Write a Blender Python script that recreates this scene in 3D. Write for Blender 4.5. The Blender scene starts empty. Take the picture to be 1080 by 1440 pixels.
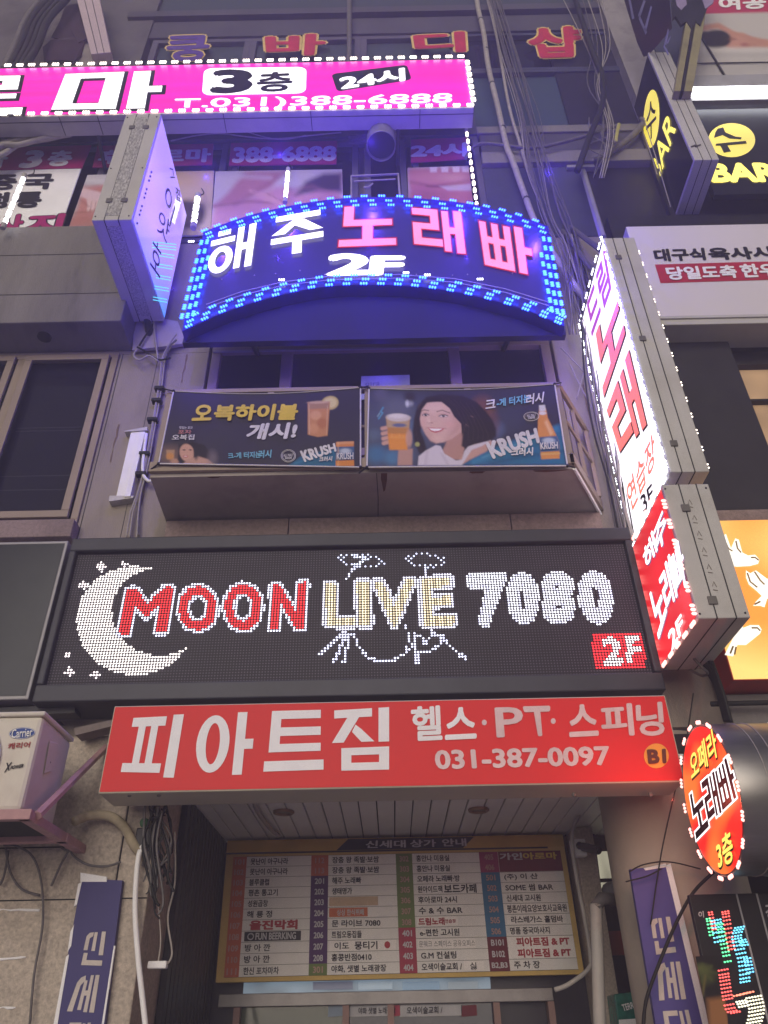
import bpy, math, random
import numpy as np
from mathutils import Vector, Matrix
from mathutils.bvhtree import BVHTree
random.seed(7); np.random.seed(7)
sc = bpy.context.scene
COL = sc.collection

# ------------------------------------------------------------------ camera
PITCH, ROLL, FPX = math.radians(34.5), 0.02, 1082.0
CAM = Vector((0.0, -4.2, 1.6))
_f = Vector((0, math.cos(PITCH), math.sin(PITCH)))
_u0 = Vector((0, -math.sin(PITCH), math.cos(PITCH)))
_r0 = Vector((1, 0, 0))
_r = _r0*math.cos(ROLL) - _u0*math.sin(ROLL)
_u = _u0*math.cos(ROLL) + _r0*math.sin(ROLL)
cd = bpy.data.cameras.new('camera'); cam = bpy.data.objects.new('camera', cd); COL.objects.link(cam)
cd.sensor_fit = 'VERTICAL'; cd.sensor_height = 24.0; cd.lens = FPX/1440*24.0
cd.clip_start = 0.05; cd.clip_end = 2000
cam.matrix_world = Matrix(((_r.x, _u.x, -_f.x, CAM.x), (_r.y, _u.y, -_f.y, CAM.y), (_r.z, _u.z, -_f.z, CAM.z), (0, 0, 0, 1)))
sc.camera = cam
# ------------------------------------------------------------------ night sky, soft street light
SUN_EL, SUN_AZ = math.radians(13), math.radians(190)
w = bpy.data.worlds.new('World'); sc.world = w; w.use_nodes = True
nt = w.node_tree; bg = nt.nodes['Background']
sky = nt.nodes.new('ShaderNodeTexSky'); sky.sky_type = 'NISHITA'; sky.sun_disc = False
sky.sun_elevation = SUN_EL; sky.sun_rotation = SUN_AZ; sky.dust_density = 4.0
nt.links.new(sky.outputs[0], bg.inputs[0]); bg.inputs[1].default_value = 0.04
sl = bpy.data.lights.new('sun', 'SUN'); sl.energy = 3.0; sl.angle = math.radians(45); sl.color = (1.0, .93, .84)
sun = bpy.data.objects.new('sun', sl); COL.objects.link(sun)
_sd = Vector((math.sin(SUN_AZ)*math.cos(SUN_EL), math.cos(SUN_AZ)*math.cos(SUN_EL), math.sin(SUN_EL)))
sun.rotation_euler = _sd.to_track_quat('Z', 'Y').to_euler()
sc.view_settings.view_transform = 'Standard'; sc.view_settings.look = 'None'
sc.view_settings.exposure = 0.12; sc.view_settings.gamma = 1.0
sc.cycles.use_denoising = True; sc.cycles.max_bounces = 6
sc.cycles.sample_clamp_indirect = 4.0

# ------------------------------------------------------------------ helpers
def ray(px, py): return _f*FPX + _r*(px-540.0) + _u*(720.0-py)
def P(px, py, Y=0.0):
    d = ray(px, py); return CAM + d*((Y-CAM.y)/d.y)
def PX(px, py, X):
    d = ray(px, py); return CAM + d*((X-CAM.x)/d.x)
def PZ(px, py, Z):
    d = ray(px, py); return CAM + d*((Z-CAM.z)/d.z)
def proj(v):
    d = Vector(v)-CAM; k = d.dot(_f); return 540+FPX*d.dot(_r)/k, 720-FPX*d.dot(_u)/k
class Front:
    def __init__(s, Y): s.Y = Y
    def pt(s, x, y, off=0.0): return P(x, y, s.Y-off)
class Side:
    def __init__(s, X, sg): s.X = X; s.sg = sg
    def pt(s, x, y, off=0.0): return PX(x, y, s.X+s.sg*off)

ORG = {}
def empty(name, loc=(0, 0, 0), label=None, cat=None, group=None, kind=None):
    o = bpy.data.objects.new(name, None); COL.objects.link(o); o.location = loc; o.empty_display_size = .1
    ORG[o.name] = Vector(loc); tag(o, label, cat, group, kind); return o
def tag(o, label=None, cat=None, group=None, kind=None):
    if label: o['label'] = label
    if cat: o['category'] = cat
    if group: o['group'] = group
    if kind: o['kind'] = kind
    return o
def org(o):
    while o.parent: o = o.parent
    return Vector(o.location)

class MB:
    def __init__(s): s.v = []; s.f = []; s.z = 0
    def add(s, vs, fs):
        n = len(s.v); s.v += [Vector(a) for a in vs]; s.f += [tuple(i+n for i in q) for q in fs]; return s
    def poly(s, vs): return s.add(vs, [tuple(range(len(vs)))])
    def box(s, x0, y0, z0, x1, y1, z1):
        return s.hexa([(x0,y0,z0),(x1,y0,z0),(x1,y0,z1),(x0,y0,z1)], [(x0,y1,z0),(x1,y1,z0),(x1,y1,z1),(x0,y1,z1)])
    def hexa(s, a, b):
        n = len(a)
        fs = [tuple(range(n)), tuple(range(2*n-1, n-1, -1))]
        for i in range(n): j = (i+1) % n; fs.append((i, n+i, n+j, j))
        return s.add(list(a)+list(b), fs)
    def slab(s, front, dvec):
        d = Vector(dvec); front = [Vector(p) for p in front]
        return s.hexa(front, [p+d for p in front])
    def tube(s, pts, r, n=8, closed=False, caps=True):
        pts = [Vector(p) for p in pts]; N = len(pts)
        rs = r if isinstance(r, (list, tuple)) else [r]*N
        vs = []; up = Vector((.31, .11, .94)).normalized()
        for i, p in enumerate(pts):
            t = (pts[(i+1) % N if closed else min(i+1, N-1)] - pts[(i-1) % N if closed else max(i-1, 0)])
            t = t.normalized() if t.length > 1e-9 else Vector((0, 0, 1))
            a = t.cross(up)
            if a.length < .05: a = t.cross(Vector((1, 0, 0)))
            a.normalize(); b = t.cross(a)
            for k in range(n):
                th = 2*math.pi*k/n; vs.append(p + (a*math.cos(th)+b*math.sin(th))*rs[i])
        fs = []
        for i in range(N if closed else N-1):
            for k in range(n):
                j = (i+1) % N; l = (k+1) % n
                fs.append((i*n+k, i*n+l, j*n+l, j*n+k))
        if caps and not closed:
            fs.append(tuple(range(n-1, -1, -1))); fs.append(tuple((N-1)*n+k for k in range(n)))
        return s.add(vs, fs)
    def cyl(s, a, b, r, n=24, r2=None): return s.tube([a, b], [r, r if r2 is None else r2], n)
    def ball(s, c, r, n=10, sx=1, sy=1, sz=1):
        c = Vector(c); vs = [c+Vector((0, 0, r*sz))]; m = n//2
        for i in range(1, m):
            ph = math.pi*i/m
            for k in range(n):
                th = 2*math.pi*k/n
                vs.append(c+Vector((r*sx*math.sin(ph)*math.cos(th), r*sy*math.sin(ph)*math.sin(th), r*sz*math.cos(ph))))
        vs.append(c-Vector((0, 0, r*sz))); fs = []
        for k in range(n): fs.append((0, 1+k, 1+(k+1) % n))
        for i in range(m-2):
            for k in range(n):
                a = 1+i*n; fs.append((a+k, a+n+k, a+n+(k+1) % n, a+(k+1) % n))
        e = len(vs)-1; a = 1+(m-2)*n
        for k in range(n): fs.append((a+k, e, a+(k+1) % n))
        return s.add(vs, fs)
    def build(s, name, mat, parent=None, bevel=0, smooth=False, label=None, kind=None, colors=None):
        me = bpy.data.meshes.new(name)
        o0 = org(parent) if parent else Vector((0, 0, 0))
        if not parent and s.v:
            o0 = sum(s.v, Vector((0, 0, 0)))/len(s.v)
        me.from_pydata([tuple(p-o0) for p in s.v], [], s.f); me.materials.append(mat)
        ob = bpy.data.objects.new(name, me); COL.objects.link(ob)
        if parent: ob.parent = parent
        else: ob.location = o0
        if smooth: me.polygons.foreach_set('use_smooth', [True]*len(me.polygons))
        if bevel:
            b = ob.modifiers.new('bevel', 'BEVEL'); b.width = bevel; b.segments = 2; b.limit_method = 'ANGLE'
        if colors is not None:
            at = me.attributes.new('Col', 'FLOAT_COLOR', 'POINT'); at.data.foreach_set('color', np.asarray(colors, dtype=np.float32).ravel())
        if label: ob['label'] = label
        if kind: ob['kind'] = kind
        me.update(); return ob
def smooth(pts, n=6):
    pts = [Vector(p) for p in pts]; out = []
    for i in range(len(pts)-1):
        p0 = pts[max(i-1, 0)]; p1 = pts[i]; p2 = pts[i+1]; p3 = pts[min(i+2, len(pts)-1)]
        for k in range(n):
            t = k/n
            out.append(.5*((2*p1)+(p2-p0)*t+(2*p0-5*p1+4*p2-p3)*t*t+(3*p1-p0-3*p2+p3)*t**3))
    return out+[pts[-1]]

# ------------------------------------------------------------------ materials
def newmat(name):
    m = bpy.data.materials.new(name); m.use_nodes = True; return m, m.node_tree, m.node_tree.nodes['Principled BSDF']
def M(name, c, rough=.6, metal=0.0, var=.18, scale=5.0, bump=.0, stain=0.0, staincol=None, sscale=1.3, coat=0.0, fine=60.0, stretch=None):
    m, t, b = newmat(name); N, L = t.nodes, t.links
    co = N.new('ShaderNodeTexCoord'); mp = N.new('ShaderNodeMapping'); L.new(co.outputs['Object'], mp.inputs[0])
    if stretch: mp.inputs['Scale'].default_value = stretch
    n1 = N.new('ShaderNodeTexNoise'); n1.inputs['Scale'].default_value = scale; n1.inputs['Detail'].default_value = 8; n1.inputs['Roughness'].default_value = .65
    L.new(mp.outputs[0], n1.inputs['Vector'])
    r = N.new('ShaderNodeValToRGB'); r.color_ramp.elements[0].position = .3; r.color_ramp.elements[1].position = .72
    r.color_ramp.elements[0].color = tuple(x*(1-var) for x in c)+(1,); r.color_ramp.elements[1].color = tuple(min(1, x*(1+var)) for x in c)+(1,)
    L.new(n1.outputs[0], r.inputs[0]); colout = r.outputs[0]
    if stain:
        n2 = N.new('ShaderNodeTexNoise'); n2.inputs['Scale'].default_value = sscale; n2.inputs['Detail'].default_value = 10; n2.inputs['Roughness'].default_value = .7
        L.new(mp.outputs[0], n2.inputs['Vector'])
        r2 = N.new('ShaderNodeValToRGB'); r2.color_ramp.elements[0].position = .5; r2.color_ramp.elements[1].position = .68
        r2.color_ramp.elements[0].color = (0, 0, 0, 1); r2.color_ramp.elements[1].color = (stain,)*3+(1,)
        L.new(n2.outputs[0], r2.inputs[0]); mx = N.new('ShaderNodeMixRGB'); L.new(r2.outputs[0], mx.inputs[0]); L.new(colout, mx.inputs[1])
        sc_ = staincol or tuple(x*.35 for x in c); mx.inputs[2].default_value = tuple(sc_)+(1,); colout = mx.outputs[0]
    L.new(colout, b.inputs['Base Color'])
    b.inputs['Metallic'].default_value = metal; b.inputs['Specular IOR Level'].default_value = .22; b.inputs['Coat Weight'].default_value = coat
    rr = N.new('ShaderNodeMapRange'); rr.inputs[3].default_value = max(.02, rough*.85); rr.inputs[4].default_value = min(1, rough*1.15)
    L.new(n1.outputs[0], rr.inputs[0]); L.new(rr.outputs[0], b.inputs['Roughness'])
    if bump:
        n3 = N.new('ShaderNodeTexNoise'); n3.inputs['Scale'].default_value = fine; n3.inputs['Detail'].default_value = 4
        L.new(mp.outputs[0], n3.inputs['Vector']); bp = N.new('ShaderNodeBump'); bp.inputs['Strength'].default_value = bump; bp.inputs['Distance'].default_value = .01
        L.new(n3.outputs[0], bp.inputs['Height']); L.new(bp.outputs[0], b.inputs['Normal'])
    return m
def E(name, c, s=1.0, base=None, rough=.35, var=0.0, vscale=(1, 1, 1), sample=True):
    """lit surface: lamp-backed acrylic, an LED or a part given a glow"""
    m, t, b = newmat(name); N, L = t.nodes, t.links
    b.inputs['Base Color'].default_value = tuple(base or (.3, .3, .3))+(1,); b.inputs['Roughness'].default_value = rough
    b.inputs['Emission Color'].default_value = tuple(c)+(1,); b.inputs['Emission Strength'].default_value = s
    if var:
        co = N.new('ShaderNodeTexCoord'); mp = N.new('ShaderNodeMapping'); mp.inputs['Scale'].default_value = vscale
        n = N.new('ShaderNodeTexNoise'); n.inputs['Scale'].default_value = 1.0; n.inputs['Detail'].default_value = 1
        mr = N.new('ShaderNodeMapRange'); mr.inputs[1].default_value = .3; mr.inputs[2].default_value = .7
        mr.inputs[3].default_value = s*(1-var); mr.inputs[4].default_value = s*(1+var)
        L.new(co.outputs['Object'], mp.inputs[0]); L.new(mp.outputs[0], n.inputs['Vector']); L.new(n.outputs[0], mr.inputs[0]); L.new(mr.outputs[0], b.inputs['Emission Strength'])
    if not sample: m.cycles.emission_sampling = 'NONE'
    return m
def ATT(name, rough=.5, emit=0.0, bumpy=0.0):
    m, t, b = newmat(name); a = t.nodes.new('ShaderNodeAttribute'); a.attribute_name = 'Col'
    t.links.new(a.outputs['Color'], b.inputs['Base Color']); b.inputs['Roughness'].default_value = rough; b.inputs['Specular IOR Level'].default_value = .12
    if emit:
        t.links.new(a.outputs['Color'], b.inputs['Emission Color']); b.inputs['Emission Strength'].default_value = emit
    return m
def GLASS(name, c, rough=.06):
    m, t, b = newmat(name); N, L = t.nodes, t.links
    b.inputs['Base Color'].default_value = tuple(c)+(1,); b.inputs['Roughness'].default_value = rough; b.inputs['IOR'].default_value = 1.38
    n = N.new('ShaderNodeTexNoise'); n.inputs['Scale'].default_value = 1.1; bp = N.new('ShaderNodeBump'); bp.inputs['Strength'].default_value = .12; bp.inputs['Distance'].default_value = .02
    co = N.new('ShaderNodeTexCoord'); L.new(co.outputs['Object'], n.inputs['Vector']); L.new(n.outputs[0], bp.inputs['Height']); L.new(bp.outputs[0], b.inputs['Normal'])
    return m

# ------------------------------------------------------------------ lettering
_tc = bpy.data.curves.new('tmp', 'FONT'); _to = bpy.data.objects.new('tmp', _tc); COL.objects.link(_to); _tc.resolution_u = 3
_cache = {}
def textmesh(s):
    if s in _cache: return _cache[s]
    _tc.body = s; bpy.context.view_layer.update()
    me = bpy.data.meshes.new_from_object(_to.evaluated_get(bpy.context.evaluated_depsgraph_get()))
    v = np.array([tuple(a.co)[:2] for a in me.vertices]); f = [tuple(p.vertices) for p in me.polygons]
    bpy.data.meshes.remove(me); _cache[s] = (v, f); return v, f
def bil(q, u, v):   # q: TL TR BR BL as vectors, v up
    return (q[3]*(1-u)+q[2]*u)*(1-v) + (q[0]*(1-u)+q[1]*u)*v
_eps = [0]
def bump_eps():
    _eps[0] = (_eps[0]+1) % 23; return _eps[0]*.00004
def text(mb, surf, s, quad, bold=0.0, off=.004):
    v, f = textmesh(s); lo, hi = v.min(0), v.max(0); d = hi-lo
    q0 = [surf.pt(x, y, off) for x, y in quad]
    dirs = [(0, 0)] if not bold else [(math.cos(a)*bold, math.sin(a)*bold) for a in [i*math.pi/4 for i in range(8)]]+[(0, 0)]
    for k, (ox, oy) in enumerate(dirs):
        e = off+k*.00025+bump_eps(); q = q0 if k == 0 else [surf.pt(x, y, e) for x, y in quad]
        mb.add([bil(q, (a-lo[0]+ox)/d[0], (b-lo[1]+oy)/d[1]) for a, b in v], f)
    return mb
def R(a, b, c, d): return [(a, b), (c, b), (c, d), (a, d)]
def O(cx, cy, rx, ry, t, ty=None, n=28): return ('ring', cx, cy, rx, ry, t, ty or t*.8, n)
HG = {
 '피': [R(0,.82,.62,.98), R(.13,.2,.26,.82), R(.36,.2,.49,.82), R(-.04,.05,.66,.2), R(.74,-.02,.93,1)],
 '아': [O(.29,.5,.29,.46,.17,.13), R(.68,0,.85,1), R(.85,.4,1,.56)],
 '트': [R(.06,.86,.95,1), R(.06,.32,.24,.86), R(.24,.58,.95,.72), R(.24,.32,.95,.45), R(0,.02,1,.18)],
 '짐': [R(0,.86,.64,1), [(.22,.86),(.42,.86),(.16,.45),(-.04,.45)], [(.36,.74),(.46,.66),(.68,.45),(.46,.45),(.3,.62)], R(.75,.44,.93,1), R(.12,0,.93,.12), R(.12,.24,.93,.36), R(.12,.12,.29,.24), R(.76,.12,.93,.24)],
 '해': [R(.14,.88,.42,1), R(0,.68,.54,.81), O(.27,.31,.27,.31,.15,.13), R(.59,.02,.73,.98), R(.73,.42,.84,.58), R(.84,0,1,1)],
 '주': [R(.06,.86,.95,1), [(.42,.86),(.6,.86),(.26,.52),(0,.52)], [(.5,.82),(.62,.84),(1,.52),(.74,.52),(.42,.72)], R(0,.3,1,.44), R(.41,0,.59,.3)],
 '노': [R(.06,.5,.24,1), R(.24,.5,.94,.65), R(.41,.16,.59,.5), R(0,0,1,.16)],
 '래': [R(0,.84,.52,1), R(.36,.64,.52,.84), R(0,.5,.52,.64), R(0,.28,.16,.5), R(0,.12,.57,.28), R(.6,.02,.73,.98), R(.73,.44,.84,.59), R(.84,0,1,1)],
 '빠': [R(0,.15,.13,.96), R(.24,.15,.37,.96), R(.48,.15,.61,.96), R(.13,.5,.24,.64), R(.37,.5,.48,.64), R(0,0,.61,.15), R(.7,0,.86,1), R(.86,.42,1,.57)],
 '마': [R(0,.85,.62,1), R(0,0,.62,.15), R(0,.15,.18,.85), R(.44,.15,.62,.85), R(.72,0,.9,1), R(.9,.42,1.04,.58)],
 '로': [R(.1,.87,.9,1), R(.72,.75,.9,.87), R(.1,.63,.9,.75), R(.1,.52,.28,.63), R(.1,.4,.9,.52), R(.41,.16,.59,.4), R(0,0,1,.16)],
 '신': [[(.08,.44),(.26,.44),(.26,.8),(.4,.86),(.4,.98),(.2,.96),(.08,.86)], R(.44,.42,.6,.98), R(.8,.3,1,1), R(.12,0,1,.15), R(.12,.15,.3,.36)],
 '세': [[(0,0),(.2,0),(.24,.72),(.4,.86),(.36,1),(.16,.94),(.05,.8)], R(.36,.05,.5,.86), R(.5,.44,.6,.58), R(.6,0,.74,1), R(.82,0,1,1)],
 '대': [R(0,.86,.56,1), R(0,.12,.18,.86), R(0,0,.58,.12), R(.62,.02,.75,.98), R(.75,.44,.85,.59), R(.85,0,1,1)],
}
def glyph(mb, surf, ch, quad, off=.004, grow=0.0, gy=None):
    gy = grow if gy is None else gy
    for st in HG[ch]:
        e = off+bump_eps(); q = [surf.pt(x, y, e) for x, y in quad]
        if isinstance(st, tuple):
            _, cx, cy, rx, ry, t, ty, n = st; vs = []; fs = []
            for k in range(n):
                a = 2*math.pi*k/n
                vs.append(bil(q, cx+(rx+grow)*math.cos(a), cy+(ry+gy)*math.sin(a)))
                vs.append(bil(q, cx+(rx-t-grow)*math.cos(a), cy+(ry-ty-gy)*math.sin(a)))
            for k in range(n):
                j = (k+1) % n; fs.append((2*k, 2*j, 2*j+1, 2*k+1))
            mb.add(vs, fs)
        else:
            if grow:
                cx = sum(p[0] for p in st)/len(st); cy = sum(p[1] for p in st)/len(st)
                st = [(x+math.copysign(grow, x-cx), y+math.copysign(gy, y-cy)) for x, y in st]
            mb.poly([bil(q, x, y) for x, y in st])
    return mb
def polyp(mb, surf, pts, off=.004): return mb.poly([surf.pt(x, y, off) for x, y in pts])
def ellp(mb, surf, cx, cy, rx, ry, off=.004, n=32, rot=0.0):
    c, s = math.cos(rot), math.sin(rot)
    return polyp(mb, surf, [(cx+rx*math.cos(a)*c-ry*math.sin(a)*s, cy+rx*math.cos(a)*s+ry*math.sin(a)*c) for a in [2*math.pi*k/n for k in range(n)]], off)
def rrect(x0, y0, x1, y1, r, n=5):
    out = []
    for cx, cy, a0 in ((x1-r, y0+r, -90), (x1-r, y1-r, 0), (x0+r, y1-r, 90), (x0+r, y0+r, 180)):
        for k in range(n+1):
            a = math.radians(a0+90*k/n); out.append((cx+r*math.cos(a), cy+r*math.sin(a)))
    return out

# ------------------------------------------------------------------ printed pictures (ink on vinyl / film)
class Paint:
    def __init__(s, X, Y, bg): s.X = X; s.Y = Y; s.c = np.ones(X.shape+(3,))*np.array(bg)
    def mix(s, m, col, a=1.0):
        m = (m*a)[..., None]; s.c = s.c*(1-m)+np.array(col)*m
    def ell(s, cx, cy, rx, ry, col, a=1.0, soft=4.0, rot=0.0):
        c, n = math.cos(rot), math.sin(rot); x = (s.X-cx)*c+(s.Y-cy)*n; y = -(s.X-cx)*n+(s.Y-cy)*c
        d = (np.sqrt((x/rx)**2+(y/ry)**2)-1)*min(rx, ry); s.mix(np.clip(.5-d/soft, 0, 1), col, a)
    def pol(s, pts, col, a=1.0, soft=3.0):
        ins = np.zeros(s.X.shape, bool); dist = np.full(s.X.shape, 1e9); n = len(pts)
        for i in range(n):
            (x0, y0), (x1, y1) = pts[i], pts[(i+1) % n]
            if y0 != y1: ins ^= ((y0 > s.Y) != (y1 > s.Y)) & (s.X < (x1-x0)*(s.Y-y0)/(y1-y0)+x0)
            L2 = (x1-x0)**2+(y1-y0)**2+1e-9; t = np.clip(((s.X-x0)*(x1-x0)+(s.Y-y0)*(y1-y0))/L2, 0, 1)
            dist = np.minimum(dist, np.hypot(s.X-x0-t*(x1-x0), s.Y-y0-t*(y1-y0)))
        s.mix(np.clip(.5-np.where(ins, -dist, dist)/soft, 0, 1), col, a)
    def lin(s, pts, wd, col, a=1.0, soft=2.0):
        dist = np.full(s.X.shape, 1e9)
        for (x0, y0), (x1, y1) in zip(pts[:-1], pts[1:]):
            L2 = (x1-x0)**2+(y1-y0)**2+1e-9; t = np.clip(((s.X-x0)*(x1-x0)+(s.Y-y0)*(y1-y0))/L2, 0, 1)
            dist = np.minimum(dist, np.hypot(s.X-x0-t*(x1-x0), s.Y-y0-t*(y1-y0)))
        s.mix(np.clip(.5-(dist-wd/2)/soft, 0, 1), col, a)
def printed(name, surf, quad, nx, ny, painter, mat, parent, off=.0, wave=None, tf=lambda x, y: (x, y), bgc=(.1, .1, .1), thick=0.0):
    """a printed sheet: a fine grid whose ink colours are the picture printed on it"""
    mb = MB(); px = np.zeros((ny+1, nx+1)); py = px.copy()
    for j in range(ny+1):
        for i in range(nx+1):
            u, v = i/nx, j/ny
            (ax, ay), (bx, by), (cx, cy), (dx, dy) = quad
            x = (ax*(1-u)+bx*u)*(1-v)+(dx*(1-u)+cx*u)*v; y = (ay*(1-u)+by*u)*(1-v)+(dy*(1-u)+cy*u)*v
            px[j, i], py[j, i] = tf(x, y)
            if wave:
                wy, wd = wave(u, v); mb.v.append(surf.pt(x, y+wy, off+wd))
            else: mb.v.append(surf.pt(x, y, off))
    for j in range(ny):
        for i in range(nx):
            a = j*(nx+1)+i; mb.f.append((a, a+nx+1, a+nx+2, a+1))
    pa = Paint(px, py, bgc); painter(pa)
    cols = np.concatenate([np.clip(pa.c, 0, 1).reshape(-1, 3), np.ones(((nx+1)*(ny+1), 1))], 1)
    o = mb.build(name, mat, parent, colors=cols, smooth=True)
    if thick:
        sd = o.modifiers.new('thickness', 'SOLIDIFY'); sd.thickness = thick; sd.offset = -1
    return o

# LED modules: shared mesh, a copy per lamp (past 100 on one thing the rest is one part)
def led_mesh(name, mat, n=3, gap=.028, r=.011, tall=1.5):
    mb = MB()
    for k in range(n): mb.ball(((k-(n-1)/2)*gap, -.004, 0), r, 6, 1, .8, tall)
    me = bpy.data.meshes.new(name); me.from_pydata([tuple(v) for v in mb.v], [], mb.f); me.materials.append(mat); return me
def led_run(me, spots, parent, name='led_module'):
    """spots: (world point, Matrix rotation)"""
    o0 = org(parent)
    for i, (p, rot) in enumerate(spots[:100]):
        o = bpy.data.objects.new(name, me); COL.objects.link(o); o.parent = parent
        o.matrix_local = Matrix.Translation(Vector(p)-o0) @ rot
    if len(spots) > 100:
        mb = MB(); vs = [v.co.copy() for v in me.vertices]; fs = [tuple(q.vertices) for q in me.polygons]
        for p, rot in spots[100:]: mb.add([Vector(p)+rot.to_3x3() @ v for v in vs], fs)
        mb.build(name, me.materials[0], parent, kind='stuff')
def frame_rot(xdir, ydir):
    """rotation whose X runs along xdir and -Y looks out along -ydir"""
    x = Vector(xdir).normalized(); y = Vector(ydir).normalized(); z = x.cross(y).normalized(); y = z.cross(x)
    return Matrix(((x.x, y.x, z.x), (x.y, y.y, z.y), (x.z, y.z, z.z))).to_4x4()
def lerp(a, b, t): return (a[0]+(b[0]-a[0])*t, a[1]+(b[1]-a[1])*t)
def arcpx(pts, t):      # smooth curve through px points, t in 0..1
    n = len(pts)-1; i = min(int(t*n), n-1); k = t*n-i
    p0 = pts[max(i-1, 0)]; p1 = pts[i]; p2 = pts[i+1]; p3 = pts[min(i+2, n)]
    f = lambda a, b, c, d: .5*(2*b+(c-a)*k+(2*a-5*b+4*c-d)*k*k+(3*b-a-3*c+d)*k**3)
    return f(p0[0], p1[0], p2[0], p3[0]), f(p0[1], p1[1], p2[1], p3[1])

# ================================================================== materials
m_plaster = M('painted_plaster', (.29, .25, .22), .8, var=.12, scale=2.6, bump=.3, stain=.45, sscale=1.6, fine=90, stretch=(1.6, 1, .45))
m_plaster_dark = M('dark_plaster', (.075, .07, .095), .75, var=.2, scale=2, bump=.2, stain=.3)
m_granite = M('granite', (.45, .385, .32), .55, var=.35, scale=60, bump=.1, stain=.35, sscale=1.5)
m_granite_pink = M('pink_granite', (.27, .20, .19), .6, var=.3, scale=50, stain=.4, sscale=2)
m_concrete = M('concrete', (.21, .195, .19), .85, var=.2, scale=3, bump=.4, stain=.6, sscale=1.5, stretch=(2.4, 1, .4))
m_alu = M('brown_aluminium', (.27, .215, .175), .45, .2, var=.08, scale=4)
m_alu_grey = M('grey_aluminium', (.30, .29, .30), .45, .3, var=.1)
m_glass = GLASS('dark_glass', (.014, .013, .026))
m_glass_blue = GLASS('tinted_glass', (.06, .075, .09), .12)
m_tile_dark = M('dark_tile', (.055, .058, .10), .3, var=.25, scale=2)
m_black = M('black_metal', (.022, .021, .026), .38, .1, var=.3, scale=8)
m_blackp = M('black_panel', (.022, .020, .030), .3, var=.3)
m_dark = M('dark_void', (.012, .011, .012), .7)
m_case = M('white_sign_casing', (.50, .485, .47), .5, var=.06, scale=3, stain=.28, sscale=2.4, staincol=(.3, .27, .23))
m_case_grey = M('grey_sign_casing', (.42, .40, .39), .5, var=.06, stain=.3, sscale=2.4)
m_seam = M('dark_seam', (.03, .03, .03), .8)  # one dark tone for seams, joints, grooves and screws
m_latch = M('zinc_latch', (.16, .15, .14), .5, .5)
m_red = M('red_vinyl', (.70, .022, .022), .45, var=.06, scale=1.5)
m_white = M('white_vinyl', (.86, .85, .86), .5, var=.05, scale=6)
m_lgrey = M('pale_grey_vinyl', (.5, .5, .52), .5, var=.05)
m_orange = M('orange_vinyl', (.85, .36, .05), .5, var=.04)
m_brown = M('brown_vinyl', (.12, .03, .02), .5)
m_navy = M('navy_vinyl', (.055, .048, .17), .5, var=.12, scale=3)
m_cable_w = M('pale_cable', (.36, .33, .30), .6, var=.2, scale=20)
m_cable = M('grey_cable', (.14, .13, .13), .6, var=.3, scale=20)
m_cable_b = M('black_cable', (.02, .02, .02), .6, var=.3)
m_rust = M('rust', (.10, .035, .018), .9, var=.5, scale=40)
m_ac = M('ac_ivory_paint', (.66, .61, .54), .5, var=.05, stain=.25, sscale=3, staincol=(.3, .2, .2))
m_pinkmetal = M('pink_primer_steel', (.46, .27, .28), .6, var=.2, scale=12)
m_steel = M('brushed_steel', (.24, .23, .225), .34, .8, var=.15, scale=3, stretch=(1, 12, 1))
m_ink = M('black_ink', (.015, .013, .018), .5)
m_paper = M('paper', (.6, .58, .55), .8)
m_skinprint = ATT('printed_picture', .5)
m_flexprint = ATT('printed_flex_banner', .42)

# LEDs and lit acrylic
e_white = E('lit_white_letter', (1, .97, .98), 1.8)
e_whitep = E('lit_white_panel', (1, .92, 1.0), 1.5)
e_mag = E('lit_magenta_panel', (1.0, .012, .50), 0.95, var=.22, vscale=(.25, 1, 7), base=(.4, .01, .2))
e_redletter = E('lit_red_letter', (1.0, .13, .14), 1.5)
e_led_warm = E('led_warm_white', (1, .86, .72), 5, sample=False)
e_led_white = E('led_cool_white', (.88, .92, 1), 5, sample=False)
e_led_blue = E('led_blue_dot', (.02, .30, 1.0), 4.0, sample=False)
e_led_bluecore = E('led_blue_core', (.004, .056, 1.0), 15.0)
e_led_red = E('led_red_white', (1, .42, .36), 2.6, sample=False)
e_tube = E('lit_tube', (.93, .96, 1), 6)

# ================================================================== ground and street
g = MB(); g.poly([(-30, -30, 0), (30, -30, 0), (30, 30, 0), (-30, 30, 0)])
g.build('ground', M('ground_dark', (.16, .155, .15), .9, var=.2, scale=.5), kind='structure')
g = MB(); g.poly([(-29.9, -16, .004), (29.9, -16, .004), (29.9, -5.2, .004), (-29.9, -5.2, .004)])
g.build('road', M('asphalt', (.055, .055, .058), .85, var=.25, scale=30, bump=.4), kind='structure')
g = MB(); g.box(-29.9, -5.2, .008, 29.9, 4, .13)
g.build('pavement', M('paving_blocks', (.55, .53, .50), .8, var=.2, scale=9, bump=.3), kind='structure')

# ================================================================== the commercial building
bld = empty('commercial_building', (0, 0, .13), 'beige plastered commercial building with a balcony behind all the shop signs', 'building')
W = MB()
W.box(-7, .14, 2.9, 1.95, .5, 14)          # core behind everything
W.box(-2.02, 0, 4.16, -1.33, .14, 6.02)    # pier left of the balcony window
W.box(-7, 0, 6.02, -1.33, .14, 7.38)
W.box(-1.33, 0, 6.09, 1.33, .14, 7.38)     # over the middle window
W.box(1.33, 0, 4.42, 1.95, .14, 7.38)
W.box(-1.33, 0, 4.42, 1.33, .14, 4.95)
W.box(-7, 0, 3.0, -2.02, .14, 4.4)
wall = W.build('wall', m_plaster, bld, bevel=.006)
W = MB(); W.box(-2.02, -.012, 3.0, -1.42, .1, 4.16); W.box(-1.42, -.012, 3.0, 1.95, .1, 4.17); W.box(1.41, -.012, 4.17, 1.95, .1, 4.42)
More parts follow.
